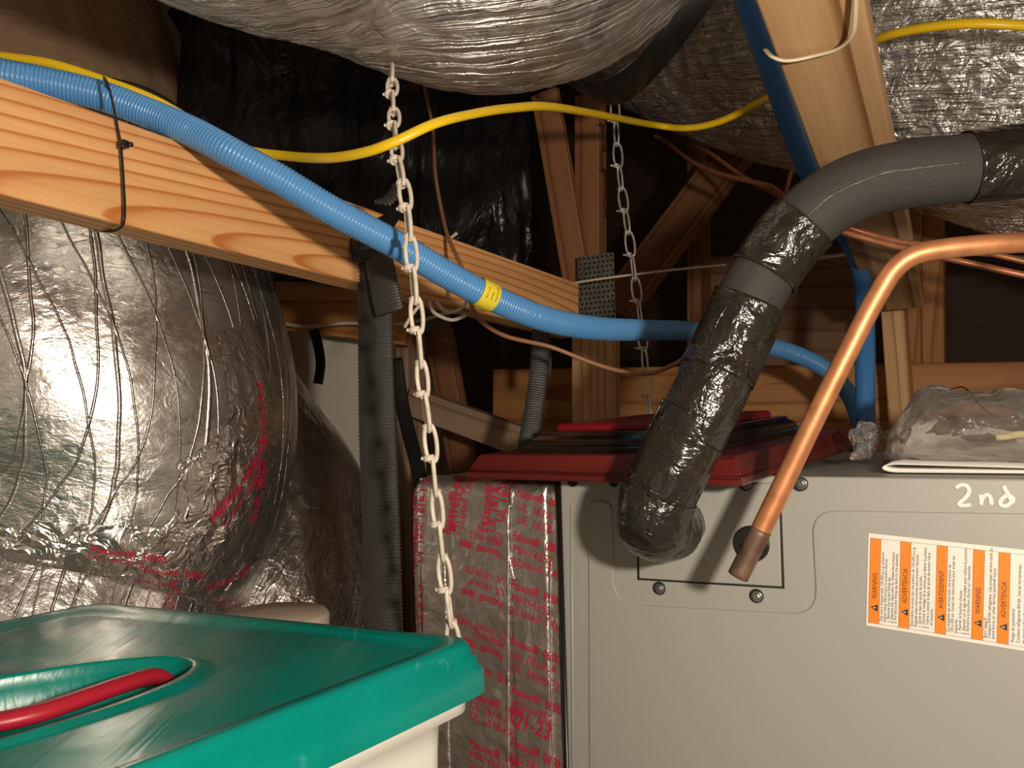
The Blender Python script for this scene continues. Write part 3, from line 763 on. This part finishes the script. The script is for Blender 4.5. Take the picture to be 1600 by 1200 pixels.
# ------------------------------------------------------------ YELLOW CABLES
yp = [(-60, 78, .70), (0, 88, .70), (80, 100, .70), (165, 127, .705), (240, 156, .71), (310, 195, .72), (380, 232, .735), (440, 243, .72), (510, 247, .67), (570, 238, .64), (620, 220, .63), (680, 193, .64), (740, 178, .68), (800, 169, .74), (860, 167, .82), (940, 180, .98), (1020, 195, 1.16), (1075, 200, 1.15), (1130, 188, 1.12), (1200, 152, 1.07), (1250, 130, 1.07), (1310, 95, 1.06), (1370, 62, .95), (1430, 46, .90), (1510, 37, .86), (1600, 40, .84), (1700, 52, .84)]
s = Sweep([P(*q) for q in yp], [.0044] * 13 + [.0048, .0052, .0055, .0058, .0060] + [.0064] * 9, step=.004, seg=16, flat=.8, ref=-fwd)
v, f, u = s.mesh(); tag(link('yellow_cable', v, f, M['yellow'], None, u), 'flat yellow electrical cable draped across the whole top of the view', 'cable')
yp = [(1372, 62, .99), (1400, 45, 1.0), (1440, 15, 1.02), (1480, -30, 1.05)]
yp = [(1358, 66, 1.0), (1385, 50, .985), (1425, 22, .97), (1455, -5, .97), (1490, -50, 1.0)]

# ------------------------------------------------------------ CABLE TIES
zt = thing('cable_tie', P(190, 235, .64), 'black cable tie around the orange joist and blue conduit', 'cable tie')
Yb = beamY(195) - .004
loop = [(172, 148, .70), (163, 124, .675), (168, 130, .658), (176, 160, .655), (184, 200, Yb - .004), (189, 228, Yb - .004), (193, 280, Yb - .003), (195, 322, Yb - .003), (194, 344, Yb - .003), (190, 354, Yb + .001), (176, 361, Yb + .014), (148, 358, Yb + .036)]
s = Sweep([P(*q) for q in loop], .0022, step=.002, seg=10, flat=.4, ref=-fwd); v, f, u = s.mesh(); link('strap', v, f, M['black_nylon'], zt)
hd = P(192, 226, Yb - .006); v, f, _ = boxv(-.003, .0045, -.003, .003, -.0032, .0035)
bevel(link('head', [hd + W * p.x + D * p.y + UP * p.z for p in v], f, M['black_nylon'], zt, smooth=False), .001)
hd = P(201, 226, Yb - .006); v, f, u = Sweep([hd, hd + right * .003 - fwd * .001], .0021, seg=12, step=.001).mesh(); link('tail', v, f, M['black_nylon'], zt)
def rY(py): return 1 / (1.0 / .60 + (1.0 / 1.42 - 1.0 / .60) * (py + 110) / 597)
cz = [(1196, 78, rY(85) + .02), (1207, 89, rY(85) - .001), (1230, 95, rY(85) - .006), (1270, 88, rY(85) - .012), (1310, 76, rY(75) - .022), (1332, 55, rY(55) - .028), (1337, 20, rY(20) - .026), (1338, -40, rY(-40) - .02)]
tag(sweep('cable_tie', [P(*q) for q in cz], .0026, M['cream'], flat=.6, seg=12, step=.003, ref=-fwd), 'cream cable tie wrapped around the slanted rafter', 'cable tie')

# ------------------------------------------------------------ CHAINS
def chain(name, spots, wire, half, label, mat, parent_label='chain'):
    pts = [P(*q) for q in spots]
    t = thing(name, pts[-1], label, 'chain')
    Lr = {}
    c, _v = cat_rom(pts, [0] * len(pts), .002)
    S = [0]
    for i in range(1, len(c)): S.append(S[-1] + (c[i] - c[i - 1]).length)
    pitch = half * 2; n = int(S[-1] / pitch)
    # link mesh: rounded oblong with a wrapped knot at its lower end
    Lh, Wh = half + wire * 1.2, half * .37
    path = []
    for i in range(28):
        a = 2 * pi * i / 28; x = cos(a) * Lh; y = sin(a) * Wh
        y = math.copysign(abs(sin(a)) ** .75 * Wh, sin(a)); path.append(V((x, y, 0)))
    path.append(path[0].copy())
    s = Sweep(path, wire, step=.0012, seg=9, ref=(0, 0, 1)); A = s.mesh(caps=False)
    hx_ = [V((Lh * .80 + wire * 1.1 * (q / 9 - 1), -Wh * .62 + wire * 1.75 * cos(q * .75), wire * 1.75 * sin(q * .75))) for q in range(18)]
    k = Sweep([V((Lh * .72, -Wh * 1.9, 0))] + [V((Lh * .76, -Wh * 1.3, 0))] + hx_, wire * .85, step=.001, seg=8).mesh()
    vv, ff, _ = join([A, k])
    me0 = None; import bisect
    for j in range(n):
        mid = (j + .5) * pitch; i = min(len(c) - 2, bisect.bisect(S, mid)); x = (c[min(i + 4, len(c) - 1)] - c[max(0, i - 4)]).normalized()
        ang = (0.25 if j % 2 else 1.38) + random.uniform(-.25, .25)
        y0 = (right - x * right.dot(x)).normalized(); z0 = x.cross(y0)
        y = y0 * cos(ang) + z0 * sin(ang); z = x.cross(y)
        Mx = frame_mat(c[i], x, y, z)
        if me0 is None:
            o = link('link', vv, ff, mat, t, M=Mx); me0 = o
        else:
            o = me0.copy(); COL.objects.link(o); o.parent = t; o.matrix_basis = WM[t].inverted() @ Mx
    return t
chain('zinc_chain', [(612, 104, .80), (613, 135, .775), (620, 235, .71), (634, 310, .685), (643, 400, .675), (652, 500, .67), (661, 600, .67), (674, 700, .67), (684, 800, .67), (694, 890, .67), (705, 975, .67), (712, 1040, .67)], .0019, .0136,
      'dusty zinc chain of looped links hanging in front of the conduit', M['zinc_dusty'])
chain('zinc_chain', [(958, 120, 1.35), (967, 260, 1.34), (985, 385, 1.32), (1003, 520, 1.30), (1016, 660, 1.28), (1020, 700, 1.28)], .0019, .020,
      'thin distant chain hanging between the brown post and the black pipe', M['zinc'])

# ------------------------------------------------------------ WEBBING STRAPS
def web(pitch=.0040, amp=.0013):
    return lambda S, ang, R: amp * sin(S * 2 * pi / pitch) * (1 if abs(cos(ang)) > .2 else .4)
ws = thing('webbing_strap', P(600, 980, .88), 'long ribbed black webbing strap hanging from the orange joist down to the tote', 'strap')
s = Sweep([P(584, 385, .895), P(586, 470, .895), P(587, 560, .89), P(590, 680, .885), P(595, 820, .88), P(599, 960, .875), P(603, 1100, .87)], [.0195, .0195, .0195, .0205, .0205, .0205, .0205], step=.0009, seg=28, flat=.2, ref=-fwd, disp=web())
v, f, u = s.mesh(); link('webbing', v, f, M['webbing'], ws)
s = Sweep([P(590, 398, .876), P(597, 430, .872), P(603, 462, .868), P(609, 488, .866)], .0165, step=.0009, seg=28, flat=.25, ref=-fwd - right * .25, disp=web(.0034, .0008))
v, f, u = s.mesh(); link('folded_tail', v, f, M['webbing'], ws)
s = Sweep([P(606, 322, .97), P(590, 342, .93), P(580, 360, .90), P(582, 385, .882), P(586, 405, .880)], .0245, step=.003, seg=28, flat=.22, ref=-fwd + UP * .5)
v, f, u = s.mesh(); link('joist_wrap', v, f, M['black_nylon'], ws)
s = Sweep([P(588, 322, .965), P(600, 318, .96), P(614, 305, .955), P(622, 290, .95)], .008, step=.0009, seg=16, flat=.4, ref=-fwd, disp=web())
v, f, u = s.mesh(); link('loose_end', v, f, M['webbing'], ws)
tag(sweep('webbing_strap', [P(846, 515, 1.16), P(843, 570, 1.15), P(836, 630, 1.12), P(826, 690, 1.08), P(820, 735, 1.06)], .0135, M['webbing'], flat=.25, ref=-fwd, seg=20, step=.001, disp=web(.0042, .0011)),
    'short leaning ribbed strap standing above the left corner of the red plaque', 'strap')
tag(sweep('webbing_strap', [P(852, 530, 1.36), P(855, 550, 1.36), P(855, 592, 1.36)], .008, M['webbing'], flat=.25, ref=-fwd, seg=16, step=.001, disp=web(.0042, .0009)),
    'tiny strap end dangling behind the leaning ribbed strap', 'strap')
tag(sweep('webbing_strap', [P(490, 515, 1.50), P(497, 540, 1.49), P(501, 570, 1.48), P(497, 600, 1.48)], .0095, M['black_nylon'], flat=.12, ref=-fwd, seg=16, step=.004), 'black strap end hanging below the rear left joist', 'strap')
tag(sweep('webbing_strap', [P(618, 560, 1.4), P(630, 640, 1.38), P(650, 720, 1.34), P(668, 800, 1.3)], .012, M['blue_dark' if False else 'black_nylon'], flat=.2, ref=-fwd, seg=16, step=.006), 'dark strap slanting down behind the ribbed strap', 'strap')

# ------------------------------------------------------------ INSULATED PIPE
pp_ = [(1760, 232, .66), (1680, 240, .66), (1600, 252, .66), (1510, 262, .665), (1420, 272, .67), (1340, 292, .675), (1275, 330, .68), (1225, 385, .69), (1180, 450, .695), (1145, 530, .70), (1105, 620, .70), (1060, 710, .705), (1030, 770, .71), (1022, 815, .718), (1040, 832, .745), (1060, 826, .775), (1070, 820, .80)]
pts = [P(*q) for q in pp_]
pts[-1] = UP_(1064, 819, .0); pts[-2] = UP_(1056, 822, .02); pts[-3] = UP_(1046, 825, .042)
ip = thing('insulated_pipe', pts[-1], 'thick black insulated pipe bending down into the grey unit', 'pipe')
rr_ = [.0285] * 9 + [.0295, .030, .0295, .030, .029, .027, .0225, .021]
s = Sweep(pts, rr_, step=.003, seg=48, disp=lambda S, a, R: .0006 * noise.noise(V((cos(a) * 3, sin(a) * 3, S * 40))) + .001 * noise.noise(V((cos(a), sin(a), S * 15))))
def ring_at(px, py):
    d = ray(px, py).normalized(); return min(range(len(s.C)), key=lambda k: ((s.C[k] - CAM) - d * (s.C[k] - CAM).dot(d)).length)
ks = [0, ring_at(1512, 262), ring_at(1262, 345), ring_at(1195, 430), ring_at(1170, 468), ring_at(1128, 570), ring_at(1075, 680), ring_at(1030, 772), len(s.C) - 1]
print('pipe rings', ks, len(s.C))
v, f, u = s.mesh(); link('foam_sleeve', v, f, M['foam'], ip, u)
def tape_on(k0, k1, off, seed):
    old = s.disp
    def dd(S, a, R, old=old):
        edge = min(1, min(S - s.S[k0], s.S[k1] - S) / .004) if k1 < len(s.C) - 1 else 1
        q = V((cos(a) * 2.2 + seed, sin(a) * 2.2, S * 18)); wr = abs(noise.noise(q)) * .0016 + abs(noise.noise(q * 2.7)) * .0009
        return old(S, a, R) + off + wr
    s.disp = dd; v, f, u = s.mesh(k0, k1, caps=False); s.disp = old
    o = link('tape_wrap', v, f, M['tape'], ip, u); md = o.modifiers.new('s', 'SOLIDIFY'); md.thickness = .0008; md.offset = 0
    return o
tape_on(ks[0], ks[1], .0010, 1); tape_on(ks[2], ks[3], .0012, 2); tape_on(ks[4], ks[5] + 3, .0026, 3); tape_on(ks[5], ks[6] + 2, .0012, 4); tape_on(ks[6], ks[7] + 2, .0022, 5); tape_on(ks[7], len(s.C) - 1, .0032, 6)
# the split seam of the foam
seam = []
for px, py in ((1510, 253), (1440, 262), (1370, 275), (1310, 300), (1270, 330), (1252, 350)):
    k, a_ = s.find(px, py); seam.append(s.at(k, a_, .0002))
v, f, u = Sweep(seam, .0011, step=.001, seg=8, disp=lambda S, a, R: .0007 * noise.noise(V((S * 700, cos(a), sin(a))))).mesh(); link('glue_seam', v, f, plain('dried glue', (.10, .09, .075), .22, nscale=600, nstr=1, ndist=.001, var=.6), ip)
def ridge(pl, off=.0035, r=.0007):
    q = []
    for px, py in pl:
        k, a_ = s.find(px, py); q.append(s.at(k, a_, off))
    v, f, u = Sweep(q, r, step=.001, seg=6).mesh(); link('tape_edge', v, f, M['tape'], ip)
ridge([(1040, 628), (1060, 637), (1085, 648), (1097, 656), (1092, 680)]); ridge([(1040, 628), (1022, 665), (1008, 690)], r=.0009)
ridge([(1140, 480), (1122, 510), (1112, 540)], .004, .0011); ridge([(985, 735), (1015, 760), (1062, 782)], .0045, .0009); ridge([(975, 790), (1010, 815), (1045, 840)], .0048, .0012)

# ------------------------------------------------------------ COPPER
cp = [(1720, 372, .60), (1640, 377, .60), (1560, 381, .60), (1480, 388, .605), (1430, 398, .61), (1398, 420, .615), (1372, 460, .62), (1340, 520, .625), (1270, 660, .64), (1205, 795, .655), (1153, 900, .665)]
ct = thing('copper_pipe', P(*cp[-1]), 'bare copper pipe bent over and pointing down in front of the grey unit', 'pipe')
s = Sweep([P(*q) for q in cp], [.0078] * 8 + [.0080, .0082, .0082], step=.004, seg=24); v, f, u = s.mesh(); link('tube', v, f, M['copper'], ct, u)
v, f, u = Sweep([P(1190, 827, .6578), P(1153, 900.5, .6653)], [.0085, .0086], step=.004, seg=24).mesh(); link('stained_end', v, f, plain('oxidised copper', (.17, .10, .07), .5, .4, var=.5), ct)
e = P(1205, 842, .70); 
tag(sweep('copper_stub', [UP_(1163, 858, .004), UP_(1166, 852, .014)], .004, M['copper'], seg=14, step=.003), 'short copper stub poking from the small rubber grommet', 'stub')
for pl, r, lb in (([(1024, 212, 1.72), (1045, 225, 1.64), (1080, 252, 1.46), (1120, 270, 1.36), (1170, 283, 1.26), (1205, 292, 1.18), (1232, 312, 1.10), (1290, 350, .99), (1350, 372, .98), (1420, 390, .98), (1500, 408, .98), (1600, 430, .95), (1680, 446, .94)], .0040, 'thin copper line passing behind the black pipe and down to the lower right edge'),
                  ([(1062, 214, 1.70), (1110, 240, 1.50), (1160, 275, 1.38), (1215, 305, 1.20), (1275, 338, 1.03), (1340, 360, 1.0), (1400, 377, 1.0), (1470, 386, 1.0), (1540, 395, 1.02), (1640, 418, 1.0)], .0038, 'thin copper line crossing above its twin behind the black pipe'),
                  ([(1256, 190, 1.28), (1246, 232, 1.28), (1236, 270, 1.27), (1228, 300, 1.26)], .0036, 'short upright copper line beside the blue tube above the black pipe')):
    tag(sweep('copper_line', [P(*q) for q in pl], r, M['copper_dull'], seg=12, step=.006), lb, 'copper line')
tag(sweep('thermostat_wire', [P(*q) for q in [(655, 90, 1.3), (664, 140, 1.25), (676, 200, 1.2), (680, 270, 1.12), (690, 330, 1.06), (700, 370, 1.0), (722, 420, .93), (733, 465, .90), (748, 498, .92), (790, 525, .95), (860, 542, .97), (920, 565, .97), (970, 580, .96), (1015, 583, .93), (1060, 566, .88), (1085, 545, .84)]], .0027, M['wire_brown'], seg=10, step=.006),
    'brown wire looping behind the joist and under the blue conduit to the black pipe', 'wire')
tag(sweep('white_wire', [P(*q) for q in [(880, 447, 1.36), (900, 442, 1.34), (960, 433, 1.33), (1060, 421, 1.33), (1134, 414, 1.33)]], .0042, M['wire_white'], flat=.5, seg=10, step=.01, ref=UP), 'cream stick like wire from the joist end to the black pipe', 'wire')
tag(sweep('white_wire', [P(*q) for q in [(1225, 412, 1.5), (1330, 397, 1.5), (1400, 400, 1.5), (1500, 396, 1.5), (1600, 402, 1.5), (1700, 405, 1.5)]], .0036, M['wire_white'], seg=10, step=.01), 'white cable running behind the copper pipe bend to the right edge', 'wire')
tag(sweep('white_wire', [P(*q) for q in [(390, 490, 1.53), (432, 503, 1.51), (480, 510, 1.48), (540, 505, 1.46), (600, 507, 1.44), (650, 502, 1.40), (700, 488, 1.30), (735, 470, 1.2)]], .0034, M['wire_white'], seg=10, step=.01), 'white cable lying along the short rear joist', 'wire')
for pl, lb in (([(632, 512, .93), (645, 490, .93), (662, 470, .93)], 'lower left stub of the cut wires under the joist'),
               ([(671, 470, .95), (678, 488, .94), (705, 500, .93), (728, 493, .92)], 'hooked stub of the cut wires under the joist'),
               ([(682, 472, .97), (697, 487, .95), (718, 484, .93), (733, 466, .93)], 'upper bent stub of the cut wires under the joist')):
    tag(sweep('wire_stub', [P(*q) for q in pl], .0022, M['wire_white'], seg=8, step=.004), lb, 'wire', 'cut wires under the joist')
tag(sweep('wire_stub', [P(694, 374, 1.05), P(705, 371, 1.045), P(714, 364, 1.04)], .0022, M['wire_white'], seg=8, step=.004), 'tiny cream wire stub on top of the joist beside the brown wire', 'wire')

# ------------------------------------------------------------ PLAQUE ON THE UNIT
fC = V((.2, .705, 0)); f1 = V((-.797, .604, 0)).normalized(); f2 = V((.604, .797, 0)).normalized()
tl = radians(2.6)
f2t = (f2 * cos(tl) + UP * sin(tl)); fn_ = f1.cross(f2t); fn_ = fn_ if fn_.z > 0 else -fn_
# lowest point rests on the unit's front top edge
cornerz = UT + .0015 + (.05) * 0
base = V((fC.x, fC.y, UT - .004))
pq = thing('wooden_plaque', base, 'dark red stepped wooden plaque lying face up on the front of the grey unit', 'plaque')
LA, LB = .318, .37
def layer(name, ins0, ins1, h0, h1, mat, profile):
    """stepped moulding: profile of (extra inset, height fraction)"""
    rings = []
    for (e, hf) in profile:
        i_ = ins0 + e; h = h0 + (h1 - h0) * hf
        rings.append([base + f1 * x + f2t * y + fn_ * h for x, y in ((i_, i_), (LA - i_, i_), (LA - i_, LB - i_), (i_, LB - i_))])
    vv = [p for r in rings for p in r]; ff = [(3, 2, 1, 0)]
    for k in range(len(rings) - 1):
        for j in range(4): ff.append((k * 4 + j, k * 4 + (j + 1) % 4, k * 4 + 4 + (j + 1) % 4, k * 4 + 4 + j))
    b = (len(rings) - 1) * 4; ff.append((b, b + 1, b + 2, b + 3))
    Mx = frame_mat(base, f1, f2t, f1.cross(f2t)); inv = Mx.inverted()
    return bevel(link(name, [inv @ p for p in vv], ff, mat, pq, smooth=False, M=Mx), .0008, 2)
layer('base_moulding', 0, 0, 0, .026, M['mahogany'], [(.002, 0), (0, .06), (0, .30), (.003, .36), (.003, .42), (.010, .92), (.012, 1)])
layer('black_moulding', .045, 0, .026, .047, M['black_gloss'], [(0, 0), (0, .25), (.006, .35), (.007, .6), (.014, .8), (.016, 1)])
layer('red_panel', .075, 0, .047, .055, M['red_gloss'], [(0, 0), (0, .7), (.003, 1)])

# ------------------------------------------------------------ PLASTIC BAG AND PAPER
def bag():
    n, m = 130, 60; vv, ff = [], []
    a_s = W.dot(P(1385, 700, .80)); 
    for i in range(n + 1):
        t = i / n; a = W.dot(P(1388, 700, .86)) + t * .40
        open_ = min(1, (t / .10)) ** .7
        hgt = (.012 + .062 * min(1, t / .09) ** .8) * (1 - .25 * max(0, t - .5)); dep = .02 + .10 * open_
        for j in range(m):
            th = 2 * pi * j / m
            y = UB + .05 + .10 + dep * cos(th) * (1.0 if sin(th) > 0 else 1.1); zz = max(0, .5 + .5 * sin(th)) ** .8 * hgt
            q = V((t * 9, cos(th) * 1.4, sin(th) * 1.4)); d_ = (noise.noise(q) * .016 + noise.noise(q * 2.2) * .007 - abs(noise.noise(q * 2.8)) * .009) * open_
            z = UT + .003 + zz + max(0, d_ * (.2 + .8 * (zz / max(hgt, .001)))) ; 
            if t < .1: z += .0
            vv.append(F(a + noise.noise(q * 1.7) * .012, y + d_, z))
    for i in range(n):
        for j in range(m): ff.append((i * m + j, i * m + (j + 1) % m, (i + 1) * m + (j + 1) % m, (i + 1) * m + j))
    ff.append(tuple(reversed(range(m))))
    b = thing('plastic_bag', F(a_s + .1, UB + .15, UT), 'crumpled clear plastic bag lying on top of the grey unit at right', 'plastic bag')
    link('film', vv, ff, M['clear'], b)
    # twisted neck with a frayed tail
    nk = [F(W.dot(P(1388, 700, .86)) + .012, UB + .16, UT + .016), P(1385, 694, .86), P(1370, 682, .86), P(1352, 673, .87), P(1340, 682, .87), P(1352, 700, .86), P(1344, 708, .85), P(1330, 716, .83)]
    s = Sweep(nk, [.020, .012, .010, .009, .007, .010, .006, .002], step=.0015, seg=22, disp=lambda S, a, R: R * .9 * noise.noise(V((cos(a) * 2, sin(a) * 2, S * 160))))
    v, f, u = s.mesh(); link('twisted_neck', v, f, M['clear'], b)
    st_ = [P(1460, 603, .84), P(1475, 612, .83), P(1505, 605, .82), P(1530, 632, .80), P(1552, 650, .79), P(1575, 659, .785), P(1592, 652, .785)]
    v, f, u = Sweep(st_, .0009, step=.002, seg=6).mesh(); link('black_string', v, f, M['black_nylon'], b)
    st_ = [P(1556, 684, .795), P(1575, 682, .79), P(1590, 679, .79), P(1625, 678, .785)]
    v, f, u = Sweep(st_, .0034, step=.002, seg=12, flat=.35, ref=-fwd).mesh(); link('yellow_tape', v, f, M['yellow_tape'], b)
bag()
# folded paper: a sheet bent over on itself
pv, pf = [], []; prof = []
a0 = W.dot(P(1396, 715, .83)); 
for k in range(9): prof.append((.14 - .14 * k / 8, .0015 + .0))
for k in range(1, 12): th = pi * k / 12; prof.append((-.0 - .010 * sin(th), .0015 + .0042 * (1 - cos(th))))
for k in range(9): prof.append((.15 * k / 8, .0099 - .005 * k / 8))
for x, z in prof:
    for j in range(2): pv.append(F(a0 + .012 + x * 1.3, UB + .035 + .17 * j - x * .0, UT + z + .0005))
for i in range(len(prof) - 1): pf.append((2 * i, 2 * i + 1, 2 * i + 3, 2 * i + 2))
o = tag(link('folded_booklet', pv, pf, M['paper']), 'folded white booklet under the clear bag on the grey unit', 'booklet')
md = o.modifiers.new('s', 'SOLIDIFY'); md.thickness = .0012; md.offset = 1

# ------------------------------------------------------------ TOTE
cA, cB = V((-.029, .622, 0)), V((-.41, .79, 0)); dS = V((-.58, -.82, 0)).normalized()
LZ = CAM.z - .164; LL = .62
eB = (cB - cA); LBk = eB.length; eB.normalize()
def TP(s_, t_, z): return cA + eB * s_ + dS * t_ + UP * z
# level the lid corners to the outline with a soft crown
tote = thing('storage_tote', TP(LBk / 2, LL / 2, LZ - .38), 'storage tote at lower left with a teal lid, white body and red handle', 'storage tote')
def rrect(s0, s1, t0, t1, r, k=5):
    pts = []
    for cx, cy, a0_ in ((s1 - r, t1 - r, 0), (s0 + r, t1 - r, 90), (s0 + r, t0 + r, 180), (s1 - r, t0 + r, 270)):
        for i in range(k + 1): a = radians(a0_ + 90 * i / k); pts.append((cx + r * cos(a), cy + r * sin(a)))
    out = []
    for i, p in enumerate(pts):
        q = pts[(i + 1) % len(pts)]; out.append(p)
        if (i + 1) % (k + 1) == 0:
            for j in range(1, 20): out.append((p[0] + (q[0] - p[0]) * j / 20, p[1] + (q[1] - p[1]) * j / 20))
    return out
def loft(name, rings, mat, parent, cap=True, smooth=True):
    n = len(rings[0]); vv = [p for r in rings for p in r]; ff = []
    for k in range(len(rings) - 1):
        for j in range(n): ff.append((k * n + j, k * n + (j + 1) % n, (k + 1) * n + (j + 1) % n, (k + 1) * n + j))
    if cap: ff.append(tuple((len(rings) - 1) * n + j for j in range(n)))
    return link(name, vv, ff, mat, parent, None, smooth)
# recess for the handle: ellipse in lid coordinates
hc = V((-.236, .584, 0)) + V((-.71, -.70, 0)).normalized() * .150; hx = V((-.71, -.70, 0)).normalized(); hy = V((hx.y, -hx.x, 0))
def lid():
    rings = []
    prof = [(-.004, -.0385), (-.004, -.0215), (-.001, -.0195), (0, -.0125), (.003, -.011), (.0045, -.003), (.0075, 0.0), (.012, .0)]
    for e, z in prof: rings.append([TP(a, b, LZ + z) for a, b in rrect(e - .004, LBk - e + .004, e - .004, LL - e, .022 - e * .4, 8)])
    n = len(rings[0]); vv = [p for r in rings for p in r]; ff = []
    for k in range(len(rings) - 1):
        for j in range(n): ff.append((k * n + j, k * n + (j + 1) % n, (k + 1) * n + (j + 1) % n, (k + 1) * n + j))
    # top field between the rim and the handle ellipse
    base_ = len(vv) - n; rim = vv[base_:]
    el = []
    for p in rim:
        q = p - hc; a = math.atan2(q.dot(hy) / .066, q.dot(hx) / .15); el.append((a, V(hc) + hx * (.150 * cos(a)) + hy * (.066 * sin(a)) + UP * LZ))
    K = 26
    for k in range(1, K + 1):
        t = k / K
        for j in range(n):
            a = el[j][0]
            e_ = el[j][1]; p = rim[j].lerp(e_, t); z = LZ + .0035 * sin(pi * t) * 0 + .003 * noise.noise(V((p.x * 9, p.y * 9, 0))) * sin(pi * t)
            z += -.004 * (1 / (1 + math.exp((t - .08) * -90))) + .004 * (1 / (1 + math.exp((t - .94) * -70)))
            vv.append(V((p.x, p.y, z)))
    b0 = base_
    for k in range(K):
        for j in range(n):
            A = b0 + k * n + j; B_ = b0 + k * n + (j + 1) % n; ff.append((A, B_, B_ + n, A + n))
    # recess walls
    b1 = b0 + K * n
    for k, (sc, dz) in enumerate(((.985, -.002), (.97, -.010), (.95, -.030), (.90, -.034), (.4, -.035))):
        for j in range(n):
            a = el[j][0]; p = hc + hx * (.150 * sc * cos(a)) + hy * (.066 * sc * sin(a)); vv.append(V((p.x, p.y, LZ + dz)))
    for k in range(5):
        for j in range(n):
            A = b1 + k * n + j; B_ = b1 + k * n + (j + 1) % n; ff.append((A, B_, B_ + n, A + n))
    ff.append(tuple(b1 + 5 * n + j for j in range(n)))
    return link('lid', vv, ff, M['teal'], tote)
lid()
hp = [onplane(x, y, V((0, 0, LZ - .002)), UP) for x, y in ((262, 1040), (240, 1052), (190, 1075), (120, 1102), (50, 1125), (-40, 1143), (-140, 1155))]
hp = [p + UP * z for p, z in zip(hp, (-.012, -.002, .002, .003, .003, .003, .003))]
v, f, u = Sweep(hp, .0074, step=.004, seg=18, flat=.75).mesh(); link('handle', v, f, M['red_plastic'], tote)
rings = []
for e, z in ((.0, -.0375), (.0, -.050), (.004, -.0515), (.013, -.053), (.014, -.075), (.016, -.20), (.03, -.379)):
    rings.append([TP(a, b, LZ + z) for a, b in rrect(e, LBk - e, e, LL - e, .03, 8)])
loft('body', list(reversed(rings)), M['white_plastic'], tote, cap=False)
v, f, u = [TP(a, b, LZ - .379) for a, b in rrect(.03, LBk - .03, .03, LL - .03, .03, 8)], None, None
link('bottom', v, [tuple(range(len(v)))], M['white_plastic'], tote)
for t_ in (.14, .24, .34, .44):
    vv, ff, _ = boxv(-.0015, .004, t_, t_ + .004, -.34, -.055)
    link('rib', [TP(p.x + .0135 + .016 * (-p.z) * .2, p.y, LZ + p.z) for p in vv], ff, M['white_plastic'], tote, smooth=False)
# shelf that carries the tote
tz = LZ - .380
pc = TP(LBk / 2, LL / 2, 0); 
cr = thing('wooden_crate', V((pc.x, pc.y, 0)), 'plain wooden crate below the tote', 'crate')
v, f, _ = boxv(.05, LBk - .05, .05, LL - .05, 0, tz)
link('crate_body', [TP(p.x, p.y, p.z) for p in v], f, M['pine_shaded'], cr, smooth=False)

# pale round lid and white card behind the tote
c0 = P(428, 958, .90)
s = Sweep([c0 - UP * .06, c0 - UP * .004, c0, c0 + UP * .0015], [.06, .06, .057, .01], step=.003, seg=48); v, f, u = s.mesh()
tag(link('round_lid', v, f, M['beige'], None, u), 'pale beige rounded lid just behind the teal tote', 'lid')
v, f, _ = boxv(0, .075, 0, .003, -.12, 0)
M_ = frame_mat(P(-100, 935, .72), (P(20, 972, .70) - P(-100, 935, .72)).normalized(), D, UP)
x_ = (P(20, 972, .70) - P(-100, 925, .72)).normalized(); y_ = (D - x_ * D.dot(x_)).normalized()
tag(link('white_card', v, f, M['paper'], smooth=False, M=frame_mat(P(-72, 932, .80), x_, y_, x_.cross(y_))), 'white card edge at the far left behind the tote', 'card')
